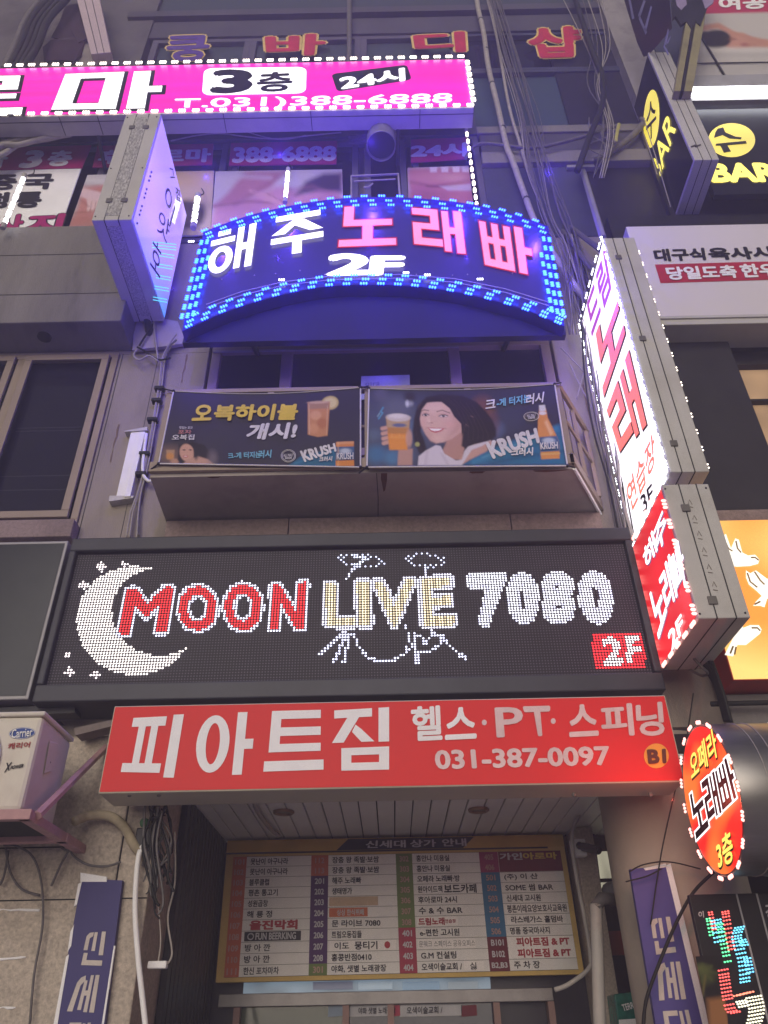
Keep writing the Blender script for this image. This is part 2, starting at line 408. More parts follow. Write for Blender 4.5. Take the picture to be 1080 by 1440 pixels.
W.build('lower_wall', m_plaster, bld)
S = MB(); xs = [-1.42, -.62, .82, 1.41]
for a, b in zip(xs[:-1], xs[1:]): S.box(a+.003, -.05, 4.173, b-.003, .1, 4.418)
S.build('granite_band', m_granite_pink, bld, bevel=.004)
S = MB()
for a, b in ((-2.02, -1.75), (-1.747, -1.42)): S.box(a, -.03, 4.163, b-.003, .1, 4.235)
S.build('tile_course', M('cream_tile', (.55, .5, .44), .4), bld)
# third floor deep spandrel on the left
S = MB(); S.box(-7, -.31, 6.05, -1.93, -.002, 7.22); spand = S.build('concrete_band', m_concrete, bld, bevel=.008)
S = MB()
for z in (6.36, 6.84): S.box(-7, -.3115, z, -1.93, -.309, z+.008)
S.build('groove', m_seam, bld)
S = MB(); S.cyl((-2.55, -.17, 6.05), (-2.55, -.17, 6.035), .05); S.build('soffit_vent', m_dark, bld)
# window helper
def window(name, x0, z0, x1, z1, cols, frame=.05, y=.03, mf=m_alu, mg=m_glass, label=None, deep=.09, inner=.0):
    fr = MB()
    fr.box(x0, y, z0, x1, y+deep, z0+frame); fr.box(x0, y, z1-frame, x1, y+deep, z1)
    xs = [x0]+cols+[x1]
    for i, x in enumerate(xs):
        a = x if i == 0 else (x-frame if i == len(xs)-1 else x-frame*.6)
        fr.box(a, y+.001, z0+frame, a+frame*(1 if i in (0, len(xs)-1) else 1.2), y+deep, z1-frame)
    o = fr.build(name, mf, bld, bevel=.004, label=label)
    pn = MB(); pn.poly([(x0+.02, y+deep*.6, z0+.02), (x1-.02, y+deep*.6, z0+.02), (x1-.02, y+deep*.6, z1-.02), (x0+.02, y+deep*.6, z1-.02)])
    pn.build('pane', mg, o); return o
wl = window('window', -4.2, 4.42, -2.02, 6.02, [-3.4, -2.76], .05, -.02, label='brown framed casement window')
sash = MB()
for x0, x1 in ((-3.38, -2.8), (-2.72, -2.08)):
    sash.box(x0, -.045, 4.47, x1, -.021, 4.525); sash.box(x0, -.045, 5.93, x1, -.021, 5.98)
    sash.box(x0, -.0445, 4.525, x0+.055, -.0215, 5.93); sash.box(x1-.055, -.0445, 4.525, x1, -.0215, 5.93)
sash.build('sash', m_alu, wl, bevel=.004)
S = MB(); S.box(-7, -.1, 4.28, -2.0, .05, 4.415); S.build('window_sill', m_granite_pink, bld, bevel=.006)
S = MB()
for z in (4.75, 4.87, 5.28, 5.31): S.box(-2.66, .0335, z, -2.14, .0345, z+.006)
S.build('blind', M('blind_edge', (.03, .03, .045), .6), wl)
S = MB()
for x, z0, z1 in ((-2.0, 4.16, 6.02),): S.box(x, -.0012, z0, x+.006, .01, z1)
S.box(-1.72, -.0012, 4.3, -1.716, .01, 6.0); S.build('wall_joint', m_seam, bld)
S = MB()
for x, z, l in ((-1.62, 5.08, .5), (-1.9, 5.3, .35), (1.5, 5.6, .6), (1.62, 5.2, .4), (-1.5, 6.0, .3), (1.45, 4.9, .3)):
    pts = [(x-.006, -.0025, z), (x+.007, -.0025, z)]
    for k in range(1, 7): pts.append((x+.008+.006*random.uniform(-1, 1)-.001*k, -.0025, z-l*k/6))
    for k in range(6, 0, -1): pts.append((x-.007+.005*random.uniform(-1, 1)+.0006*k, -.0025, z-l*k/6+.004))
    S.poly(pts)
S.build('rust_run', M('rust_run', (.17, .12, .085), .9, var=.4, scale=30), bld)
wm = window('window', -1.30, 4.95, 1.30, 6.08, [-.72, .56], .07, -.025, mf=m_alu, label='dark window behind the balcony')
S = MB(); S.box(-1.29, -.04, 5.985, .6, -.026, 6.0); S.build('bead', m_alu_grey, wm)
# third-floor windows (behind the stickers)
for i, (x0, x1) in enumerate(((-5.2, -2.62), (-2.56, -1.46), (-1.4, -.18), (-.12, .28), (.34, 1.0))):
    window('window', x0, 7.4, x1, 9.0, [], .06, 0.0, mf=M('violet_grey_frame', (.10, .09, .135), .5) if i == 0 else bpy.data.materials['violet_grey_frame'], mg=m_glass)
S = MB(); S.box(-7, -.02, 9.0, 1.0, .1, 9.75); S.build('spandrel', m_plaster_dark, bld)
# right part: dark tiled panels
S = MB()
S.box(1.0, -.01, 7.36, 1.95, .14, 8.42); S.build('tile_panel', m_tile_dark, bld)
S = MB(); S.box(1.0, -.06, 8.43, 2.6, .14, 8.62); S.build('ledge', m_concrete, bld, bevel=.006)
S = MB(); S.box(1.02, -.008, 8.63, 2.6, .14, 9.0); S.build('recess_wall', m_plaster_dark, bld)
S = MB(); S.box(1.0, -.03, 9.0, 3.1, .14, 9.12); S.build('ledge', m_concrete, bld, bevel=.006)
# fourth floor glazing
for i, (x0, x1) in enumerate(((-2.55, -1.42), (-1.42, -.16), (-.16, .92))):
    window('window', x0, 9.8, x1, 11.15, [], .07, .0, mf=bpy.data.materials['violet_grey_frame'], mg=m_glass_blue)
window('window', .95, 9.13, 2.75, 10.3, [], .05, .0, mf=m_tile_dark, mg=GLASS('blue_panel_glass', (.05, .075, .11), .2))
window('window', .95, 10.3, 2.95, 11.15, [1.55], .05, .0, mf=m_tile_dark, mg=m_glass)
S = MB(); S.box(-2.9, -.02, 11.16, 3.2, .14, 11.55); S.build('spandrel', m_plaster_dark, bld)
S = MB(); S.box(-2.9, -.08, 11.56, 3.2, .14, 11.7); S.build('ledge', m_plaster_dark, bld)
S = MB(); S.box(-2.9, .01, 11.71, 3.2, .14, 13.6); S.build('pane', m_glass_blue, bld)
# pale stained pier between the two buildings, peeling
S = MB(); S.box(2.66, -.1, 9.13, 3.05, .14, 14); S.build('pier', M('stained_pale_tile', (.26, .24, .24), .7, var=.2, scale=3, stain=.75, sscale=1.6, staincol=(.05, .045, .06)), bld)
S = MB(); S.box(-4.6, -.04, 9.76, -2.6, .1, 14); S.build('upper_wall', M('stained_wall', (.12, .11, .12), .8, var=.3, scale=2, stain=.8, sscale=1.1, staincol=(.035, .03, .04)), bld)
S = MB(); S.tube([(-.3, -.1, 9.5), (-.28, -.1, 10.6), (-.3, -.1, 12.5)], .03); S.build('downpipe', m_cable, bld, smooth=True)
# ground floor: entrance recess
S = MB()
S.box(-1.18, -.2, 2.80, 1.62, 1.6, 2.9)
S.build('soffit', m_dark, bld)
S = MB(); x = -1.18; k = 0
while x < 1.6:
    S.box(x+.004, -.2, 2.776, x+.106, 1.598, 2.797); x += .11
S.build('soffit_slats', M('soffit_slat', (.80, .79, .76), .45, .1, var=.08, scale=2), bld, bevel=.003)
S = MB(); S.box(-1.2, 1.6, .13, 3.2, 1.75, 2.9); S.box(1.62, .6, .13, 1.66, 1.6, 2.8); S.build('lobby_wall', m_blackp, bld)
S = MB(); S.box(-1.25, .02, 2.9, 1.95, .3, 3.0); S.build('lintel', m_plaster_dark, bld)
# left column, clad in stone
S = MB(); S.box(-2.6, -.06, .13, -1.36, .5, 3.0); S.box(-1.355, -.06, .13, -1.19, .5, 3.0); S.build('column', m_granite, bld, bevel=.008, label='stone clad left column')
S = MB(); S.box(-1.36, -.0602, .13, -1.355, -.05, 3.0); S.box(-2.6, -.0625, 2.19, -1.19, -.06, 2.196); S.box(-2.6, -.0625, 2.43, -1.6, -.06, 2.436); S.build('joint', m_seam, bld)
S = MB()
for (x0, y0, x1, y1) in ((0, 1281, 56, 1279), (0, 1352, 36, 1346), (0, 1420, 22, 1416)):
    a, b = P(x0-30, y0+.5, -.063), P(x1, y1, -.063); pts = smooth([a, a*.6+b*.4+Vector((0, 0, .004)), b], 5); S.tube([p+Vector((0, 0, random.uniform(-.004, .004))) for p in pts], [random.uniform(.002, .007) for _ in pts], 6)
S.build('mortar', m_white, bld)
# right round column
S = MB()
S.tube([(1.5, .22, .13), (1.5, .22, 2.95)], .335, 40); S.build('column', M('painted_column', (.42, .36, .30), .6, var=.12, scale=2, bump=.15, stain=.4, sscale=1.3), bld, smooth=True, label='round plastered right column')

# balcony
bal = MB(); fz = 4.43
a = [(-1.41, -.5, fz), (1.15, -.5, fz), (1.42, -.012, fz), (-1.43, -.012, fz)]
bal.hexa(a, [(x, y, z+.1) for x, y, z in a]); balcony = bal.build('balcony', M('balcony_slab', (.36, .32, .30), .7, var=.14, scale=2, stain=.4, sscale=2.2), bld)
S = MB(); S.box(-1.42, -.53, 4.455, 1.16, -.501, 4.53)
S.slab([(1.16, -.53, 4.455), (1.45, -.012, 4.455), (1.45, -.012, 4.53), (1.16, -.53, 4.53)], (-.03, 0, 0)); S.build('slab_edge', m_alu, balcony, bevel=.004)
S = MB(); S.tube([(1.155, -.505, 4.43), (1.29, -.26, 4.425), (1.42, -.012, 4.428)], .012, 6); S.build('drip_edge', m_white, balcony)
S = MB()
for px, wdt, hgt in ((540, 8, 22), (775, 46, 2.5), (672, 18, 3), (300, 16, 2)):
    c = P(px, 668, -.5)
    pts = []
    for k in range(14):
        t = 2*math.pi*k/14; pts.append((c.x+math.cos(t)*wdt*.0022*(1+.4*random.random()), -.5+max(0, -math.sin(t))*hgt*.006*(1+.5*random.random())+.002, 4.4285))
    S.poly(pts)
S.build('rust_stain', m_rust, balcony)
S = MB(); S.tube([(-.04, -.5, 4.429), (-.035, -.25, 4.428), (-.04, -.02, 4.428)], .0025, 5); S.build('crack', m_seam, balcony)
rl = MB()
rl.box(-1.4, -.52, 5.10, 1.16, -.48, 5.135); rail = rl.build('rail', m_alu, balcony, bevel=.004)
def post(x, y=-.5, w_=.022):
    p = MB(); p.box(x-w_, y-w_*.8, 4.531, x+w_, y+w_*.8, 5.099); p.build('post', m_alu, balcony, bevel=.003)
for x in (-1.38, -.72, -.09, -.035, .56, 1.14): post(x)
for t in (.5, 1): post(1.15+.27*t, -.5+.44*t, .014); post(-1.4-.02*t, -.5+.44*t, .014)
S = MB(); S.tube([(1.16, -.5, 5.117), (1.44, -.03, 5.117)], .02, 6); S.tube([(-1.4, -.5, 5.117), (-1.42, -.03, 5.117)], .02, 6)
S.tube([(1.16, -.5, 4.82), (1.44, -.03, 4.82)], .012, 6); S.box(-1.37, -.495, 4.80, 1.13, -.475, 4.82); S.build('rail', m_alu, balcony)
for px, py in ((537, 603), (536, 640)):
    pass

# ================================================================== the neighbouring building (right)
nb = empty('restaurant_building', (4, 0, .13), 'dark fronted neighbouring building on the right with lit restaurant windows', 'building')
S = MB(); S.box(1.96, .02, 2.95, 9, .5, 14); S.build('wall', m_blackp, nb)
S = MB(); S.box(2.0, -.12, 4.22, 2.62, .02, 5.93); S.build('pier', M('charcoal_cladding', (.028, .026, .034), .5, var=.2), nb, bevel=.006)
e_warm = E('lit_restaurant_interior', (.75, .46, .24), .26, var=.75, vscale=(3, 1, 2.2), base=(.3, .2, .12))
for i, (x0, x1) in enumerate(((2.64, 2.98), (3.08, 3.5), (3.6, 4.2))):
    f = MB(); t = .035
    f.box(x0-t, -.06, 4.3, x0, .02, 5.75); f.box(x1, -.06, 4.3, x1+t, .02, 5.75); f.box(x0, -.06, 4.3, x1, .02, 4.3+t); f.box(x0, -.06, 5.75-t, x1, .02, 5.75); f.box(x0, -.05, 5.36, x1, .0, 5.38)
    fo = f.build('window', m_black, nb, bevel=.003)
    p = MB(); p.poly([(x0, -.001, 4.33), (x1, -.001, 4.33), (x1, -.001, 5.72), (x0, -.001, 5.72)]); p.build('pane', e_warm, fo)
    b = MB(); b.ball(((x0+x1)/2+.12, -.03, 5.2), .028, 12); b.build('bulb', E('warm_bulb_%d' % i, (1, .85, .6), 3), fo, smooth=True) if i < 1 else None
    h = MB(); h.cyl(((x0+x1)/2+.12, -.03, 5.22), ((x0+x1)/2+.12, -.03, 5.30), .016, 10); h.build('bulb_holder', m_black, fo) if i < 1 else None
S = MB(); S.box(1.97, -.25, 4.19, 6, .02, 4.28); S.build('ledge', m_granite_pink, nb, bevel=.006)
S = MB(); S.box(2.05, -.06, 5.93, 6, .02, 6.0); S.box(2.0, -.1, 7.2, 6, .02, 7.5); S.build('beam', m_black, nb)
S = MB(); S.box(2.6, -.03, 7.5, 7, .02, 8.95); S.build('dark_cladding', m_blackp, nb)
S = MB(); S.box(3.1, -.25, 9.25, 7, .02, 9.6); S.build('grey_band', M('grey_band', (.30, .29, .31), .6), nb, bevel=.005)
S = MB(); S.box(3.1, -.05, 9.6, 7, .02, 14); S.build('upper_wall', m_tile_dark, nb)
S = MB(); S.box(1.86, -.12, 2.88, 6, .02, 3.14); S.build('beam', m_concrete, nb, bevel=.006)
S = MB(); x = 1.75
while x < 5: S.box(x, -.1, 2.83, x+.14, 2.2, 2.87); x += .15
S.build('soffit_slats', bpy.data.materials['soffit_slat'], nb, bevel=.003)
S = MB(); S.box(2.2, .02, .13, 6, .4, 2.83); S.build('shopfront_wall', m_blackp, nb)

# ================================================================== sign makers
def proj_sign(name, label, X, sg, y0, y1, z0, z1, th, mcase, mface, group=None, seams=(.33, .66), inset=.02):
    """box sign standing out from the wall; the seen face looks along sg*X"""
    xo = X-sg*th; t = empty(name, ((X+xo)/2, 0, z0), label, 'sign', group)
    a, b = min(X, xo), max(X, xo)
    c = MB(); c.box(a+.004, y0, z0, b-.004, y1, z1); c.build('casing', mcase, t, bevel=.006)
    f = MB(); f.poly([(X, y0+inset, z0+inset), (X, y1-inset, z0+inset), (X, y1-inset, z1-inset), (X, y0+inset, z1-inset)]); f.build('panel', mface, t)
    s = MB()
    for k in seams:
        x = a+(b-a)*k; s.box(x-.003, y0-.0015, z0, x+.003, y0+.01, z1); s.box(x-.003, y0, z0-.0015, x+.003, y1, z0+.01)
    s.build('seam', m_seam, t)
    return t
def latch(t, x, y, z, s=.022):
    m = MB(); m.box(x-s, y-.006, z-s, x+s, y+.004, z+s); m.build('latch', m_latch, t, bevel=.002)
def screws(t, pts):
    m = MB()
    for p in pts: m.ball(p, .006, 6)
    m.build('screw', m_seam, t)
def brackets(t, pts, mat=None, r=.018):
    for a, b in pts:
        m = MB(); m.tube([a, b], r, 8); m.build('bracket', mat or m_black, t)

# ================================================================== pink sign, third floor
pk = empty('lightbox_sign', (-1.4, -.3, 8.61), 'long magenta backlit lightbox sign reading 3층 and a phone number, bulbs all round', 'sign')
c = MB(); c.box(-5.6, -.495, 8.605, .895, -.30, 9.505); c.build('casing', m_case_grey, pk, bevel=.006)
c = MB(); c.poly([(-5.58, -.5, 8.62), (.88, -.5, 8.62), (.88, -.5, 9.49), (-5.58, -.5, 9.49)]); c.build('panel', e_mag, pk)
c = MB(); c.box(-5.6, -.44, 8.602, .9, -.434, 8.606)
for x in (-3.6, -2.9, -2.55, -2.0, -1.4, -.6, .4): c.box(x, -.49, 8.6015, x+.006, -.31, 8.607)
c.build('seam', m_seam, pk)
F5 = Front(-.5)
blk, wh = MB(), MB()
qma = [(92, 104), (226, 99), (218, 152), (72, 154)]
glyph(blk, F5, '마', [(x+2.5, y+1.5) for x, y in qma], .003, .022, .045); glyph(wh, F5, '마', qma, .006)
for q in ([(-88, 108), (42, 106), (30, 160), (-100, 163)], [(-245, 112), (-120, 110), (-130, 162), (-258, 165)]):
    ch = '로' if q[0][0] > -100 else '아'
    glyph(blk, F5, ch, [(x+2.5, y+1.5) for x, y in q], .003, .022, .045); glyph(wh, F5, ch, q, .006)
def rr_px(mb, surf, quad, rad, off):
    q = [surf.pt(x, y, off) for x, y in quad]; ww = (q[1]-q[0]).length; hh = (q[3]-q[0]).length
    mb.poly([bil(q, x/ww, y/hh) for x, y in rrect(0, 0, ww, hh, rad)])
rr_px(wh, F5, [(287, 96), (431, 94), (430, 131), (284, 134)], .09, .003)
text(wh, F5, 'T.031)388-6888', [(247, 139), (636, 131), (634, 148), (245, 155)], .016, .004)
wh.build('lettering', e_white, pk)
rr_px(blk, F5, [(466, 104), (572, 91), (579, 112), (474, 129)], .05, .003)
text(blk, F5, '3', [(305, 100), (350, 99), (348, 128), (302, 130)], .055, .008)
text(blk, F5, '층', [(364, 103), (410, 101), (409, 127), (362, 129)], .035, .008)
blk.build('lettering', m_ink, pk)
l = MB(); text(l, F5, '24시', [(478, 107), (567, 96), (568, 113), (482, 126)], .045, .008); l.build('lettering', e_white, pk)
lm = led_mesh('led_warm', e_led_warm, 3, .022, .013, 1.9)
I4 = Matrix.Identity(4); RX = Matrix.Rotation(math.radians(90), 4, 'Y')
sp = [((x, -.515, 9.515), I4) for x in np.arange(.84, -3.6, -.1165)]+[((x, -.515, 8.61), I4) for x in np.arange(.86, -3.5, -.125)]+[((.895, -.515, z), RX) for z in np.arange(8.7, 9.5, .115)]
led_run(lm, sp, pk)
brackets(pk, [((-2.6, -.3, 8.62), (-2.6, 0, 8.5)), ((0.2, -.3, 8.62), (.2, 0, 8.5))])

# ================================================================== arched karaoke sign, second floor
ar = empty('arched_sign', (0, -.3, 5.7), 'arched blue LED karaoke sign with white and red lit letters above the balcony', 'sign')
YA = -.52; FA = Front(YA)
top = [(286, 326), (340, 306), (400, 291), (460, 281), (523, 277), (590, 279), (655, 286), (715, 299), (771, 318)]
bot = [(794, 459), (735, 435), (660, 415), (590, 404), (523, 401), (455, 404), (385, 418), (315, 440), (256, 466)]
outl = []
for k in range(33): outl.append(arcpx(top, k/32))
for k in range(33): outl.append(arcpx(bot, k/32))
fr = [FA.pt(x, y) for x, y in outl]
c = MB(); c.slab(fr, (0, .10, 0)); c.build('fascia', M('blue_fascia', (.03, .02, .13), .3, var=.1), ar)
zb = P(255, 466, YA).z
tp = [P(*arcpx(top, k/24), YA)+Vector((0, .105, -.03)) for k in range(25)]
bx = tp+[Vector((1.31, YA+.105, zb-.0)), Vector((-1.40, YA+.105, zb-.0))]
c = MB(); c.slab(bx, (0, .05, 0)); c.build('casing', M('navy_casing', (.012, .009, .05), .6, var=.1), ar)
m_ap = E('arch_panel', (.018, .012, .10), .55, base=(.03, .025, .10), rough=.25)  # faint emission stands for LED light falling on the panel
c = MB()
ins = [((x-525)*.955+525, (y-372)*.90+374) for x, y in outl]
c.poly([FA.pt(x, y, .003) for x, y in ins]); c.build('panel', m_ap, ar)
wh, rd = MB(), MB()
glyph(wh, FA, '해', [(299, 328), (361, 313), (353, 373), (290, 388)], .02); glyph(wh, FA, '주', [(384, 306), (454, 294), (455, 350), (379, 362)], .02)
rdb = MB()
for ch, q in (('노', [(480, 291), (555, 289), (557, 344), (476, 347)]), ('래', [(579, 292), (648, 298), (655, 357), (583, 350)]), ('빠', [(673, 308), (744, 323), (752, 388), (682, 372)])):
    glyph(rd, FA, ch, q, .02); glyph(rdb, FA, ch, q, .014, .025, .03)
text(wh, FA, '2', [(467, 358), (519, 358), (518, 385), (464, 386)], .05, .02); text(wh, FA, 'F', [(526, 361), (565, 361), (562, 385), (523, 386)], .05, .02)
wh.build('lettering', e_white, ar); rd.build('lettering', e_redletter, ar); rdb.build('letter_return', E('red_return', (.5, .0, .02), .35, base=(.3, .01, .01)), ar)
brackets(ar, [((x, YA+.15, zb+dz), (x*.95, 0, zb+dz+.05)) for x in (-1.0, 1.0) for dz in (.25, .7)], r=.022)
lb = led_mesh('led_blue', e_led_bluecore, 3, .0195, .0086, 1.9)
def tang(pa, pb):
    d = (P(pb[0], pb[1], YA)-P(pa[0], pa[1], YA)); return Matrix.Rotation(-math.atan2(d.z, d.x), 4, 'Y')
sp = []
for k in range(21):
    t = (k+.15)/21.2; p = arcpx(top, t); q = arcpx(top, min(1, t+.03)); p0 = arcpx(top, max(0, q and t-.0)); r_ = tang(p, q if q != p else (p[0]+1, p[1]))
    for ox, oy in ((0, 0), (9, 6.5), (12, 12.5)): 
        pp = arcpx(top, min(1, t+ox/490)); sp.append((P(pp[0], pp[1]+oy-1, YA-.03), r_))
for k in range(22):
    t = (k+.1)/22.3; p = arcpx(bot, t); q = arcpx(bot, min(1, t+.03)); r_ = tang(q, p)
    for ox, oy in ((0, -14), (-9, -8), (-12, -2)):
        pp = arcpx(bot, min(1, max(0, t-ox/545*.9))); sp.append((P(pp[0]-2, pp[1]+oy, YA-.03), r_))
for (a, b, w2) in (((292, 338), (262, 452), 8), ((764, 334), (785, 446), -8)):
    d = P(*b, YA)-P(*a, YA); r_ = Matrix.Rotation(-math.atan2(d.z, d.x), 4, 'Y')
    for k in range(9):
        p = lerp(a, b, (k+.2)/8.8); sp.append((P(p[0], p[1], YA-.03), r_)); sp.append((P(p[0]-w2, p[1]+1, YA-.03), r_))
        if k % 1 == 0 and k > 1: sp.append((P(p[0]+w2, p[1]-3, YA-.03), r_))
led_run(lb, sp, ar)
lw = led_mesh('led_small_white', e_led_white, 3, .016, .0075, 1.6)
led_run(lw, [(P(x, y, YA-.03), I4) for x, y in ((396, 394), (571, 384), (601, 387), (675, 393), (269, 340))], ar, 'white_led_module')
c = MB()
for y0 in (0, 5): c.tube([P(x, y+y0, YA-.02) for x, y in ((290, 428), (340, 410), (400, 396), (460, 389), (560, 386), (640, 392), (710, 406), (772, 425))], .004, 5)
c.build('wire', m_cable_w, ar)
c = MB()
for k in range(14): c.ball(P(random.uniform(310, 760), random.uniform(368, 392)+abs(525-410)*.05, YA-.006), .006, 6)
c.build('screw', m_cable_w, ar)

# point lights added off the LED strips, boosting their blue forward, up and down
for pts_, dy, dz, en in ((((300, 320), (400, 288), (523, 270), (650, 282), (765, 315)), -.34, .14, 22), (((262, 455), (400, 414), (523, 401), (650, 414), (790, 450)), -.36, -.06, 13)):
    for (px, py) in pts_:
        ld = bpy.data.lights.new('strip_glow', 'POINT'); ld.energy = en; ld.color = (.08, .03, 1.0); ld.shadow_soft_size = 0.0
        lo = bpy.data.objects.new('strip_glow', ld); COL.objects.link(lo); lo.parent = ar; lo.location = P(px, py, YA)+Vector((0, dy, dz))-Vector(ar.location)
for x in (-1.2, -.6, 0, .6, 1.2):  # blue fill lights added behind the board to tint window and wall
    ld = bpy.data.lights.new('under_fill', 'POINT'); ld.energy = 1.6; ld.color = (.08, .03, 1.0); ld.shadow_soft_size = 0.0
    lo = bpy.data.objects.new('under_fill', ld); COL.objects.link(lo); lo.parent = ar; lo.location = Vector((x, -.22, zb-.08))-Vector(ar.location)

# ================================================================== LED matrix board
bd = empty('led_board', (-.2, -.14, 3.11), 'wide black LED matrix board showing a crescent moon, drum kit and MOON LIVE 7080', 'sign')
c = MB()
c.box(-1.885, -.30, 4.045, 1.475, -.02, 4.135); c.box(-1.885, -.30, 3.105, 1.475, -.02, 3.205)
c.box(-1.885, -.3005, 3.205, -1.845, -.02, 4.045); c.box(1.435, -.3005, 3.205, 1.475, -.02, 4.045)
c.build('frame', M('charcoal_frame', (.045, .045, .055), .38, .2, var=.2, scale=3), bd, bevel=.008)
c = MB(); c.box(-1.845, -.26, 3.206, 1.435, -.03, 4.044); c.build('screen', M('screen_mask', (.016, .013, .022), .5), bd)
NX, NZ = 204, 51; pit = 3.28/NX; zt = 4.044-.008; YL = -.2685
def glyph_dist(s, quad):
    v, f = textmesh(s); lo, hi = v.min(0), v.max(0); d = hi-lo
    pts = []
    for a, b in v:
        u, t = (a-lo[0])/d[0], (b-lo[1])/d[1]
        top_ = lerp(quad[0], quad[1], u); bt = lerp(quad[3], quad[2], u); q = lerp(bt, top_, t); pts.append((q[0], q[1], 0))
    tree = BVHTree.FromPolygons(pts, f)
    xs_ = [p[0] for p in pts]; ys_ = [p[1] for p in pts]; bb = (min(xs_)-14, max(xs_)+14, min(ys_)-14, max(ys_)+14)
    def dist(x, y):
        if not (bb[0] < x < bb[1] and bb[2] < y < bb[3]): return 99
        return tree.find_nearest(Vector((x, y, 0)))[3]
    return dist
moonL = [glyph_dist('M', [(182, 831), (240, 828), (231, 887), (171, 889)]), glyph_dist('O', [(254, 827), (302, 826), (302, 884), (254, 884)]), glyph_dist('O', [(318, 825), (365, 823), (365, 884), (319, 884)]), glyph_dist('N', [(385, 824), (429, 821), (424, 882), (383, 883)])]
liveL = [glyph_dist('L', [(461, 822), (493, 822), (497, 878), (461, 878)]), glyph_dist('I', [(504, 820), (518, 820), (519, 878), (506, 878)]), glyph_dist('V', [(528, 819), (580, 817), (561, 879), (548, 879)]), glyph_dist('E', [(594, 816), (632, 814), (637, 876), (597, 878)])]
numL = [glyph_dist('7', [(662, 813), (707, 811), (696, 876), (676, 878)]), glyph_dist('0', [(716, 811), (751, 810), (754, 872), (721, 874)]), glyph_dist('8', [(765, 809), (801, 808), (804, 871), (769, 873)]), glyph_dist('0', [(815, 809), (853, 808), (860, 871), (823, 872)])]
two = [glyph_dist('2', [(848, 898), (872, 897), (876, 932), (850, 934)]), glyph_dist('F', [(882, 897), (898, 896), (900, 930), (884, 932)])]
def segd(x, y, pts):
    best = 99
    for (x0, y0), (x1, y1) in zip(pts[:-1], pts[1:]):
        L2 = (x1-x0)**2+(y1-y0)**2; t = max(0, min(1, ((x-x0)*(x1-x0)+(y-y0)*(y1-y0))/L2)); best = min(best, math.hypot(x-x0-t*(x1-x0), y-y0-t*(y1-y0)))
    return best
kit = [([(487, 815), (494, 803), (501, 797)], 2.4), ([(598, 798), (599, 812)], 2.4), ([(482, 890), (470, 902), (451, 918)], 3.6), ([(487, 890), (478, 912), (470, 930)], 3.4), ([(492, 892), (487, 915), (483, 931)], 2.6),
       ([(497, 892), (505, 910), (518, 925), (537, 931), (556, 927), (572, 917), (582, 905), (586, 893)], 2.3), ([(572, 880), (574, 900), (572, 916)], 2.2), ([(583, 892), (585, 910), (587, 932)], 3.0),
       ([(606, 888), (620, 896), (635, 910), (653, 925)], 2.6), ([(584, 915), (604, 916), (620, 906), (622, 893)], 2.2), ([(592, 893), (598, 906), (606, 893)], 2.2), ([(648, 921), (655, 926)], 3.6)]
def led_colour(x, y, i=0, j=0):
    W_ = (1, .96, 1); best = None
    for g_ in two:
        if g_(x, y) < 2.2: return (1, .9, .92)
    if 831 < x-(y-891)*.13 < 903 and 890 < y+(x-830)*.02 < 943: return (.95, .03, .04)
    dm = min(g_(x, y) for g_ in moonL)
    if dm < 2.6: return (.78, .03, .035)
    if dm < 7.6: return (.8, .82, 1)
    dl = min(g_(x, y) for g_ in liveL)
    if dl < 2.4: return (.95, .82, .52) if i % 3 else (.5, .42, .28)
    if dl < 7.2: return (.78, .78, .95)
    dn = min(g_(x, y) for g_ in numL)
    if dn < 6.8: return (.86, .89, 1) if dn > 4.4 or dn < 2.6 else (.62, .64, .85)
    for cx, cy, rr in ((142, 797, 7.5), (174, 793, 4.5), (117, 823, 7), (95, 921, 4.5), (98, 945, 6), (134, 948, 5.5)):
        if abs(x-cx)+abs(y-cy) < rr or (abs(x-cx) < 2 and abs(y-cy) < rr+1) or (abs(y-cy) < 2 and abs(x-cx) < rr+1): return (1, .9, .92)
    if ((x-190)/83)**2+((y-873)/77)**2 < 1 and ((x-224)/66)**2+((y-860)/61)**2 > 1: return (1, .93, .90)
    for cx in (508, 599):
        e = ((x-cx)/(31 if cx < 550 else 26))**2+((y-788+(x-cx)*(-.06))/9)**2
        if .55 < e < 1.25 and (i+j) % 2 == 0: return (.62, .66, .9)
    if segd(x, y, [(499, 782), (516, 786), (500, 795)]) < 2.2: return (.75, .8, 1)
    for pts, wd in kit:
        if segd(x, y, pts) < wd*.85: return (.72, .74, .95)
    return None
lit, cols, unlit = MB(), [], MB(); rr_ = pit*.36
for j in range(NZ):
    z = zt-(j+.5)*(.828/NZ)
    for i in range(NX):
        x = -1.845+(i+.5)*pit; px, py = proj((x, YL, z)); cc = led_colour(px, py, i, j)
        if cc:
            lit.poly([(x+rr_*1.04*math.cos(a), YL, z+rr_*1.04*math.sin(a)) for a in (.52, 1.57, 2.62, 3.67, 4.71, 5.76)]); cols += [cc+(1,)]*6
        else:
            s_ = rr_*.6; unlit.poly([(x-s_, YL+.003, z-s_), (x+s_, YL+.003, z-s_), (x+s_, YL+.003, z+s_), (x-s_, YL+.003, z+s_)])
lit.build('lit_diode', ATT('lit_diodes', .4, 2.2), bd, kind='stuff', colors=cols)
unlit.build('dark_diode', M('dark_diodes', (.16, .14, .18), .25), bd, kind='stuff')

